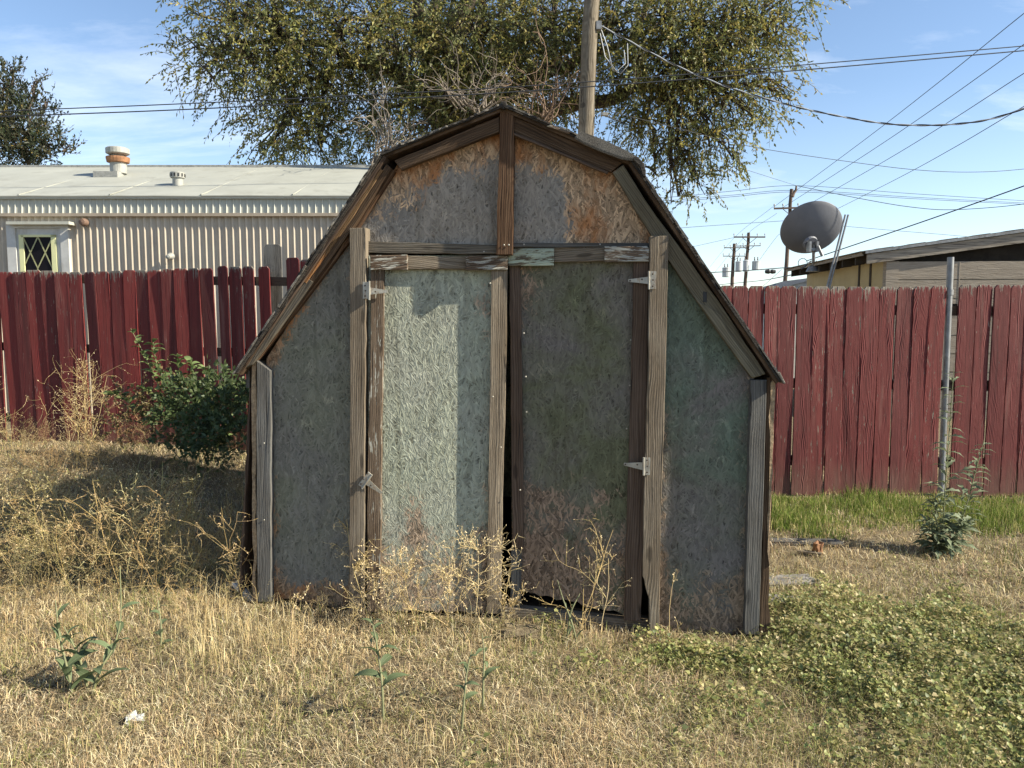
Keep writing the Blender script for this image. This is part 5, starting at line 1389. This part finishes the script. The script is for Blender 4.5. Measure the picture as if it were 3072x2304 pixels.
def ground_cover():
    """low creeping weed with small folded leaves"""
    n = 210000; y = RNG.uniform(2.0, 4.7, n); x = RNG.uniform(-.2, 4.2, n)
    g = greenness(x, y); k = (g + .42 * fbm(x, y, 9., 45) + .22 * fbm(x, y, 24., 46) > .42 + RNG.uniform(-.12, .5, n)) & ~in_shed(x, y, -.02); x, y = x[k], y[k]; n = len(x)
    hump = np.clip(.5 + .55 * fbm(x, y, 9., 45) + .3 * fbm(x, y, 24., 46), .05, 1.6); z = gz(x, y) + RNG.uniform(.004, .07, n) * (.2 + 1.1 * hump) + .03 * np.clip(greenness(x, y) - .5, 0, 1)
    d = unit(np.stack([RNG.normal(size=n), RNG.normal(size=n), RNG.normal(.15, .45, n)], -1))
    L = .005 + .019 * RNG.uniform(0, 1, n) ** 2.2
    nrm = unit(np.stack([RNG.normal(0, .45, n), RNG.normal(0, .45, n), np.ones(n)], -1)); S = unit(np.cross(d, nrm)); N = np.cross(S, d)
    p = np.stack([x, y, z], -1); Lc = L[:, None]
    m = p + d * Lc * .35
    V = np.stack([p, m + S * Lc * .48 + N * Lc * .15, p + d * Lc * 1.0, m - S * Lc * .48 + N * Lc * .15, p - d * Lc * .12 + S * Lc * .3, p - d * Lc * .12 - S * Lc * .3], 1).reshape(-1, 3)
    i = np.arange(n)[:, None] * 6
    F = np.concatenate([i + np.array(t) for t in ((0, 1, 2), (0, 2, 3), (0, 4, 1), (0, 3, 5))], 0)
    m_ = 900; ii = RNG.integers(0, n, m_); a0 = RNG.uniform(0, 6.28, m_); st = [np.stack([x[ii], y[ii], z[ii] + .01], -1)]
    for q in range(6):
        a0 = a0 + RNG.normal(0, .5, m_); nx = st[-1] + np.stack([np.cos(a0), np.sin(a0), np.zeros(m_)], -1) * RNG.uniform(.02, .06, (m_, 1)); nx[:, 2] = gz(nx[:, 0], nx[:, 1]) + RNG.uniform(.008, .06, m_); st.append(nx)
    Vr, Fr = tubes3(np.stack(st, 1), np.full(m_, .0013), np.full(m_, .0008))
    link('weed_runners', np_mesh('weed_runners', Vr, Fr, np.tile([[.30, .26, .12]], (len(Vr), 1))), M['stem'], kind='stuff')
    pal = np.array([(.23, .26, .09), (.30, .32, .11), (.38, .37, .14), (.17, .20, .08), (.46, .40, .18), (.56, .47, .25)])
    c = pal[RNG.integers(0, 6, n)] * RNG.uniform(.75, 1.3, (n, 1)) * (.85 + .25 * fbm(x, y, 3., 44))[:, None]
    link('creeping_weed', np_mesh('creeping_weed', V, F, np.repeat(c, 6, 0)), M['leaf'], kind='stuff')


def mallow():
    n = 20000; y = RNG.uniform(2.0, 4.4, n); x = RNG.uniform(.2, 4.0, n); k = (greenness(x, y) + .35 * fbm(x, y, 5.5, 81) > .62 + RNG.uniform(-.2, .3, n)) & ~in_shed(x, y, .0); x, y = x[k], y[k]; n = len(x)
    z = gz(x, y); h = RNG.uniform(.03, .115, n) * (.6 + .5 * np.clip(fbm(x, y, 4., 82), -.6, 1)); az = RNG.uniform(0, 6.28, n)
    top = np.stack([x + np.cos(az) * h * .5, y + np.sin(az) * h * .5, z + h], -1); base = np.stack([x, y, z], -1)
    C = np.stack([base, base * .5 + top * .5 + np.array([0, 0, .006]), top], 1); V0, F0 = tubes3(C, np.full(n, .0013), np.full(n, .0009))
    d = unit(np.stack([np.cos(az), np.sin(az), RNG.normal(.1, .35, n)], -1)); nr = unit(np.stack([RNG.normal(0, .5, n), RNG.normal(0, .5, n), np.ones(n)], -1)); S = unit(np.cross(d, nr)); L = RNG.uniform(.006, .0135, n)[:, None]
    ang = np.linspace(-2.7, 2.7, 8); rr = np.array([.75, .95, 1.05, .98, .98, 1.05, .95, .75])
    ring = np.stack([top + L * r_ * (math.cos(a) * d + math.sin(a) * S) * .85 + np.array([0, 0, 1.]) * L * .4 * (i % 2) for i, (a, r_) in enumerate(zip(ang, rr))], 1)
    V1 = np.concatenate([top[:, None] - np.array([0, 0, .002]), ring], 1).reshape(-1, 3); i = np.arange(n)[:, None] * 9
    F1 = np.concatenate([i + np.array([0, q, q + 1]) for q in range(1, 8)], 0)
    pal = np.array([(.25, .29, .09), (.32, .34, .12), (.40, .38, .16), (.19, .23, .08)]); c = pal[RNG.integers(0, 4, n)] * RNG.uniform(.75, 1.3, (n, 1))
    F0t = np.concatenate([F0[:, :3], F0[:, [0, 2, 3]]], 0)
    link('round_leaf_weed', np_mesh('round_leaf_weed', np.concatenate([V0, V1]), np.concatenate([F0t, F1 + len(V0)]), np.concatenate([np.repeat(c * .8, 9, 0), np.repeat(c, 9, 0)])), M['leaf'], kind='stuff')


ground_cover(); mallow()


# ---- dry branching weeds
def weed_variant(seed, h=.6, nb=9, sub=4, open_=.8, seeds=True, lean=.15):
    """returns V,F,C arrays for one dried weed, base at origin; all quads"""
    rs = np.random.default_rng(seed); A_ = Acc(); tips = []
    col = np.array([(.68, .55, .27), (.60, .47, .22), (.72, .60, .33)][seed % 3])
    def stem(p, d, L, r, k=5, j=.12, sag=0.):
        pts = [p]
        for _ in range(k): d = unit(d + rs.normal(size=3) * j + np.array([0, 0, sag])); p = p + d * L / k; pts.append(p)
        A_.tube(pts, np.linspace(r, r * .5, k + 1), 3, col * rs.uniform(.62, 1.15) * np.array((1., rs.uniform(.92, 1.), rs.uniform(.85, 1.05)))); return pts, d
    d0 = unit(np.array([rs.normal() * lean, rs.normal() * lean, 1.]))
    main, _ = stem(np.zeros(3), d0, h, .0022, 8, .07)
    for b in range(nb):
        t = rs.uniform(.18, 1.); k = min(7, int(t * 8)); p = np.asarray(main[k]); a = rs.uniform(0, 6.28)
        d = unit(np.array([math.cos(a) * open_, math.sin(a) * open_, rs.uniform(.35, .9)])); L = h * rs.uniform(.25, .55) * (1.15 - .5 * t)
        br, dd = stem(p, d, L, .0014, 5, .14, .03)
        for s in range(sub):
            q = np.asarray(br[rs.integers(1, 6)]); d2 = unit(dd + rs.normal(size=3) * .75); tw, d3 = stem(q, d2, L * rs.uniform(.25, .5), .0010, 3, .16)
            tips.append(tw[-1]); tips.append(tw[2])
            for _ in range(2):
                q2 = np.asarray(tw[rs.integers(1, 4)]); t2, _ = stem(q2, unit(d3 + rs.normal(size=3) * .8), L * rs.uniform(.08, .2), .0008, 2, .2); tips.append(t2[-1])
    if seeds:
        T = np.array(tips); n = len(T); u = unit(RNG.normal(size=(n, 3))); v = unit(np.cross(u, RNG.normal(size=(n, 3))))
        s = rs.uniform(.0016, .0044, n)[:, None]
        V = np.stack([T - u * s * 1.6, T + v * s * .8, T + u * s * 1.6, T - v * s * .8], 1).reshape(-1, 3); F = np.arange(4 * n).reshape(-1, 4)
        A_.add(V, F, np.array((.58, .47, .29)))
    return np.concatenate(A_.V), np.concatenate(A_.F), np.concatenate(A_.C)


VAR = [weed_variant(s, .6, 8 + s % 3, 4, .8 + .1 * (s % 3)) for s in range(7)]


def merge_weeds(name, spots, tint=1., vary=.0):
    A_ = Acc()
    for i, (x, y, h) in enumerate(spots):
        V, F, C = VAR[int(RNG.integers(0, len(VAR)))]; a = RNG.uniform(0, 6.28); s = h / .6; ca, sa = math.cos(a), math.sin(a)
        lx, ly = RNG.normal(0, .22, 2)
        Vx = V @ np.array([[ca, sa, 0], [-sa, ca, 0], [0, 0, 1]]) * s; Vx = Vx + Vx[:, 2:3] * np.array([lx, ly, 0])
        A_.add(Vx + np.array([x, y, float(gz(x, y)) - .01]), F, C * RNG.uniform(.62, 1.15) * tint * (np.array((.80, .88, .80)) if RNG.uniform() < .25 else np.array((1., .9, .82)) if RNG.uniform() < .35 else 1.))
    return link(name, A_.mesh(name), M['stem'], kind='stuff')


sp = []
for _ in range(165):   # sunlit weeds left of the shed corner, towards the camera
    x = -1.38 - RNG.uniform(0, 1.75); y = 3.78 + RNG.uniform(0, .55) - .03 * (x + 1.4); sp.append((x, y, RNG.uniform(.26, .64)))
for _ in range(26): x = RNG.uniform(-3.6, -1.3); sp.append((x, RNG.uniform(3.35, 3.85), RNG.uniform(.12, .3)))
merge_weeds('dry_weeds', sp)
sp = []
for _ in range(30):
    x = RNG.uniform(-6., -4.0); sp.append((x, RNG.uniform(5., 6.6), RNG.uniform(.25, .5)))
for _ in range(46):
    x = RNG.uniform(-6.2, -3.3); sp.append((x, RNG.uniform(6.3, 7.5), RNG.uniform(.3, .75)))
merge_weeds('dry_weeds', sp, .9)
sp = []
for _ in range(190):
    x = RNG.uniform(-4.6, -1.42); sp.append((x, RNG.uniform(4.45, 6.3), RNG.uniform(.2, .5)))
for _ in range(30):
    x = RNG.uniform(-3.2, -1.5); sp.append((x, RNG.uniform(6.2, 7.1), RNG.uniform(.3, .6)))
merge_weeds('brown_shade_tinted_weeds', sp, np.array([.50, .44, .42]))  # brown growth, tinted darker still to deepen the shed's shadow
sp = []
for _ in range(110):
    g = ground_at(RNG.uniform(-60, 1020), RNG.uniform(1800, 2060)); sp.append((g.x, g.y, RNG.uniform(.05, .2)))
for _ in range(40):
    g = ground_at(RNG.uniform(1020, 2000), RNG.uniform(1890, 2060)); sp.append((g.x, g.y, RNG.uniform(.05, .14)))
merge_weeds('small_dry_weeds', sp, .95)


def lone_weed(label, px, py, h, seed, lean=(0, 0), name='dry_weed', **k):
    g = ground_at(px, py); V, F, C = weed_variant(seed, h, **k); V = V + V[:, 2:3] * np.array([lean[0], lean[1], 0])
    o = link(name, np_mesh(name, V, F, C), M['stem']); o.location = (g.x, g.y, g.z - .01); o.rotation_euler = (0, 0, 0)
    return tag(o, label, 'weed', 'dried weeds before the shed doors')


lone_weed('bushy dried weed with seed tips in front of the left door post', 1110, 1868, .50, 21, (-.25, 0), nb=20, sub=8, open_=1.1)
lone_weed('second dried bushy weed, right under the sunlit left door', 1250, 1880, .42, 22, (.1, 0), nb=17, sub=7)
lone_weed('dried weed leaning on the split between the two doors', 1420, 1890, .46, 23, (.12, 0), nb=22, sub=8, open_=1.)
lone_weed('tall sparse dried weed in front of the dark right door', 1740, 1905, .52, 25, (.12, 0), nb=11, sub=5, open_=.6)
lone_weed('thin straight dried weed by the right stile of the right door', 1800, 1910, .44, 26, (.25, 0), nb=4, sub=3, open_=.4)
lone_weed('small dried weed at the foot of the left door stile', 1175, 1890, .33, 41, (.05, 0), nb=13, sub=6)
lone_weed('fine feathery dried weed under the right edge of the left door', 1340, 1900, .40, 42, (.0, 0), nb=16, sub=7)
lone_weed('pale wispy dried weed just right of the door split', 1500, 1895, .30, 43, (.15, 0), nb=11, sub=5)
lone_weed('low dried weed at the left corner of the shed', 890, 1850, .16, 27, (.1, 0), nb=7, sub=4)
lone_weed('wispy dried weed before the lower right panel of the shed', 2010, 1930, .34, 28, (.1, 0), nb=3, sub=2, open_=.5)
lone_weed('tall dried weed standing against the left fence with a feathery head', 262, 1420, 1.05, 31, (-.02, 0), nb=14, sub=6, open_=.6)


# ---- green plants built with stems and single leaves
def long_leaf(L, w, lobes=0, droop=.5, k=6, seed=0):
    """strap leaf along +x, base at origin: returns bmesh"""
    rs = random.Random(seed); bm = bmesh.new(); prev = None
    for i in range(k + 1):
        t = i / k; ww = w * (math.sin(math.pi * min(1, t * .92 + .06)) ** .7) * (1 - .25 * t)
        if lobes and i % 2 and i < k: ww *= .42
        if i == k: ww = w * .02
        x, z = L * t * (1 - .12 * t), -droop * L * t * t + .35 * L * t
        r = [bm.verts.new((x + (.12 * L / k if lobes and i % 2 == 0 else 0), ww * .5, z + ww * .18)), bm.verts.new((x, 0, z)), bm.verts.new((x + (.12 * L / k if lobes and i % 2 == 0 else 0), -ww * .5, z + ww * .18))]
        if prev:
            for j in (0, 1): bm.faces.new((prev[j], prev[j + 1], r[j + 1], r[j]))
        prev = r
    return bm


LM = {}
def leaf_mat(name, col, vein):
    t = NT(name); rnd = t.n('ObjectInfo').outputs['Random']; ob = t.n('TexCoord').outputs['Object']
    c = t.mix(t.noise(ob, 40, 4, .6), tuple(x * .7 for x in col), tuple(x * 1.2 for x in col))
    c = t.mix(1., c, t.ramp(rnd, (0, .75), (1, 1.25)), 'MULTIPLY')
    y = t.math('ABSOLUTE', t.n('SeparateXYZ', {0: ob}).outputs[1]); c = t.mix(t.step(y, .0025, .001), c, vein)
    return t.done(c, .6, None, 0, .3, .3)
LM['lettuce'] = leaf_mat('lettuce_leaf', (.13, .17, .085), (.34, .36, .24))
LM['thistle'] = leaf_mat('thistle_leaf', (.19, .225, .135), (.32, .35, .24))
LM['shrub'] = leaf_mat('shrub_leaf', (.15, .20, .075), (.24, .28, .13))
LM['gold'] = leaf_mat('yellowed_leaf', (.36, .28, .09), (.45, .38, .2))
M['greenstem'] = plain('green_stem', (.19, .195, .10), .7, .3, 20, .05)


def leafy_plant(label, cat_, name, stems, leafL, leafW, mat, lobes=0, group=None, per=10, droop=.6, seed=1, rz=None, smallest=.35, leafrot=(0.2, .9), sm=None, taper=True, start=.05, bare=0.):
    """stems: list of lists of world points; every leaf is its own part (shared mesh)"""
    rs = random.Random(seed); g = stems[0][0]; root = thing(name, label, cat_, tuple(g), 0, group); off = Vector(g)
    bm_ = [long_leaf(1, leafW / leafL, lobes, droop, 6 if lobes else 5, s) for s in range(3)]; mes = []
    for b in bm_:
        me = bpy.data.meshes.new('leaf'); b.to_mesh(me); b.free(); me.shade_smooth(); me.materials.append(mat); mes.append(me)
    for st in stems:
        P = cat(st, 6); A_ = Acc(); r0 = .0055 if taper else .003
        A_.tube([p - off for p in P], np.linspace(r0, .002, len(P)), 5, (.2, .2, .1)); o = link('stem', A_.mesh('stem'), sm or M['greenstem'], root)
        for k in range(per):
            t = start + (1 - start - bare) * (k + rs.random() * .6) / per; i = min(len(P) - 1, int(t * (len(P) - 1))); p = P[i] - off
            o = bpy.data.objects.new('leaf', rs.choice(mes)); COL.objects.link(o); o.parent = root
            a = k * 2.4 + rs.random(); s = leafL * (1 - (1 - smallest) * t) * rs.uniform(.75, 1.15)
            o.matrix_local = Matrix.Translation(p) @ Euler((rs.gauss(0, .3), -rs.uniform(*leafrot), a), 'XYZ').to_matrix().to_4x4() @ Matrix.Scale(s, 4)
    return root


def stem_px(pts, Y0):
    """stem from photo pixels; the first point stands on the ground"""
    g = ground_at(*pts[0]); return [g] + [at(x, y, g.y + .03 * i) for i, (x, y) in enumerate(pts[1:])]


GL = 'green prickly weeds in the dry lawn'
leafy_plant('green prickly weed with three leaning stalks, in the lawn at the lower left', 'weed', 'prickly_weed', [stem_px(p, 0) for p in ([(218, 2086), (200, 2000), (178, 1905), (166, 1800)], [(262, 2070), (240, 1980), (215, 1925), (192, 1880)], [(275, 2080), (300, 2010), (340, 1940), (362, 1850), (360, 1700)])],
            .17, .052, LM['lettuce'], 0, GL, 9, .5, 3, bare=.1)
leafy_plant('slender green weed with drooping broad leaves, in the lawn before the left door', 'weed', 'prickly_weed', [stem_px(p, 0) for p in ([(1150, 2170), (1146, 2060), (1138, 1985), (1124, 1900), (1112, 1850)],)], .135, .044, LM['lettuce'], 0, GL, 11, .7, 5, start=.25)
leafy_plant('slender green weed with few dark leaves, in the lawn below the gap of the doors', 'weed', 'prickly_weed', [stem_px(p, 0) for p in ([(1384, 2200), (1392, 2100), (1400, 2020), (1415, 1950)], [(1448, 2130), (1450, 2040), (1452, 1960), (1446, 1900)])], .10, .036, LM['lettuce'], 0, GL, 6, .8, 6, start=.3)
leafy_plant('small green weed with one yellowed leaf, in the lawn left of the shed', 'weed', 'prickly_weed', [stem_px(p, 0) for p in ([(480, 1950), (484, 1900), (480, 1850), (474, 1800)],)], .095, .05, LM['lettuce'], 0, GL, 6, .6, 7)
leafy_plant('pale dried stalks with seed spikes rising before the sill of the right door', 'weed', 'prickly_weed', [stem_px(p, 0) for p in ([(1730, 1930), (1716, 1870), (1690, 1800), (1672, 1740)], [(1700, 1925), (1712, 1840), (1740, 1780)])], .07, .016, LM['lettuce'], 0, GL, 6, .3, 8)
leafy_plant('tall grey-green thistle with two stalks standing before the right fence and pipe', 'thistle', 'thistle', [stem_px(p, 0) for p in ([(2826, 1662), (2832, 1520), (2842, 1380), (2852, 1240), (2862, 1100)], [(2846, 1658), (2895, 1530), (2925, 1420), (2952, 1320)], [(2822, 1665), (2800, 1610), (2776, 1560)], [(2830, 1665), (2870, 1600), (2905, 1560)], [(2826, 1662), (2810, 1560), (2806, 1480)])],
            .19, .055, LM['thistle'], 1, None, 58, .55, 9, smallest=.45, leafrot=(-.1, .7))
leafy_plant('leafy green shrub shoots rising against the left red fence', 'shrub', 'green_shrub', [stem_px(p, 0) for p in ([(560, 1400), (500, 1220), (440, 1080), (392, 985)], [(565, 1400), (510, 1200), (470, 1090), (458, 1015)], [(590, 1400), (560, 1230), (540, 1130), (532, 1060)], [(600, 1400), (590, 1250), (580, 1130), (572, 1080)], [(640, 1400), (640, 1250), (628, 1150), (610, 1100)], [(660, 1400), (680, 1280), (690, 1200), (700, 1160)], [(560, 1400), (430, 1250), (360, 1190), (320, 1185)], [(620, 1400), (670, 1320), (710, 1260)], [(590, 1405), (530, 1280), (480, 1200), (410, 1160)])],
              .15, .085, LM['shrub'], 0, None, 24, .55, 11, smallest=.6, sm=M['greenstem'], start=.3)


def leaf_heap(name, label, blobs, n, L, pal, seed):
    """blobs: (px, py, Y, radius)"""
    rs = np.random.default_rng(seed); c0 = at(*blobs[0][:3]); Vs = Acc()
    for (px, py, Y, r) in blobs:
        c = np.array(at(px, py, Y)); m = int(n * r * r); k = max(4, m // 16)
        d = unit(rs.normal(size=(k, 3))); s0 = c + d * r * (rs.uniform(0, 1, k) ** .5)[:, None]; dr = unit(d * .6 + rs.normal(size=(k, 3)) * .5 + np.array([0, 0, .35]))
        p = (s0[:, None] + dr[:, None] * (rs.uniform(0, .22, (k, 16)))[..., None]).reshape(-1, 3); dd = np.repeat(dr, 16, 0); m = len(p)
        p[:, 2] = np.maximum(p[:, 2], gz(p[:, 0], p[:, 1]) + .01)
        V, F = leaf_quads(p - np.array(c0), unit(dd + rs.normal(size=(m, 3)) * .9), rs.uniform(.5, 1.2, m) * L, rs.uniform(.4, .6, m) * L)
        q = np.array(pal); cc = q[rs.integers(0, len(q), m)] * rs.uniform(.65, 1.35, (m, 1)); Vs.add(V, F, np.repeat(cc, 4, 0))
    o = link(name, Vs.mesh(name), M['leaf']); o.location = c0
    return tag(o, label, 'bush')


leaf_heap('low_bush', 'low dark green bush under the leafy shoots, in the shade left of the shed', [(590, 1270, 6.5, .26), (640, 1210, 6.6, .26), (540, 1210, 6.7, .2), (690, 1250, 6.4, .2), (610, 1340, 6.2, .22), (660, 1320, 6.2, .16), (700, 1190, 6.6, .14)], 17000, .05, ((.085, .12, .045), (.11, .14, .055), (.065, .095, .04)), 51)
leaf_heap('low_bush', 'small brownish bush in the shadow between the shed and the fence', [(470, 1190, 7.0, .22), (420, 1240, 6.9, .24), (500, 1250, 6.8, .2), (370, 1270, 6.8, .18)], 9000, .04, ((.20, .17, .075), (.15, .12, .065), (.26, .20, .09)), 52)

# ------------------------------------------------------------------ litter on the ground
def chunk(name, label, cat_, px, py, size, mat, rz=0., tilt=0., lift=0., jit=.15, seed=1):
    rs = random.Random(seed); g = ground_at(px, py); bm = bmesh.new(); box_bm(bm, (-size[0] / 2, -size[1] / 2, 0), (size[0] / 2, size[1] / 2, size[2]))
    bmesh.ops.subdivide_edges(bm, edges=bm.edges[:], cuts=2, use_grid_fill=True)
    for v in bm.verts: v.co += Vector((rs.gauss(0, size[0]), rs.gauss(0, size[1]), rs.gauss(0, size[2]))) * jit * .3
    uv = bm.loops.layers.uv.new('grain')
    for f in bm.faces:
        for l in f.loops: l[uv].uv = (l.vert.co.x, l.vert.co.y + l.vert.co.z)
    o = from_bm(name, bm, mat); o.location = g + Vector((0, 0, lift)); o.rotation_euler = (tilt, 0, rz); return tag(o, label, cat_)


M['slate'] = plain('grey_slab', (.20, .19, .18), .9, .35, 14, .4)
chunk('flat_slab', 'flat grey slab lying against the right side of the shed', 'slab', 2360, 1745, (.34, .16, .02), M['slate'], .1, 0, -.005, .12, 1)
chunk('flat_slab', 'second flat grey slab, nearer the shed and half under the creeping weeds', 'slab', 2340, 1810, (.22, .12, .03), M['slate'], -.2, 0, -.005, .15, 2)
chunk('old_plank', 'weathered grey plank lying in the grass beyond the slabs', 'plank', 2400, 1632, (.55, .10, .03), M['grey'], -.05, 0, -.004, .06, 3)
chunk('split_wood', 'short pale split stick of wood beside the brown chunk', 'wood', 2425, 1668, (.15, .03, .03), M['post'], -.35, 0, 0, .15, 4)
chunk('bark_chunk', 'reddish brown curled chunk of bark on the dry grass right of the shed', 'bark', 2450, 1664, (.05, .04, .09), M['rust'], .3, .2, -.01, .3, 5)
chunk('paper_scrap', 'crumpled white scrap of paper in the dry lawn at the lower left', 'paper', 407, 2168, (.05, .035, .018), M['white'], .3, 0, .006, .5, 6)
chunk('white_board_end', 'short white board end leaning at the left corner of the shed', 'board', 735, 1795, (.16, .035, .02), M['white'], -.5, .0, .015, .1, 7).rotation_euler = (0, R(38), -.3)
chunk('rock', 'rough tan lump of dirt and rock before the sill of the right door', 'rock', 1562, 1912, (.16, .09, .055), M['ground'], .1, 0, -.01, .35, 8)
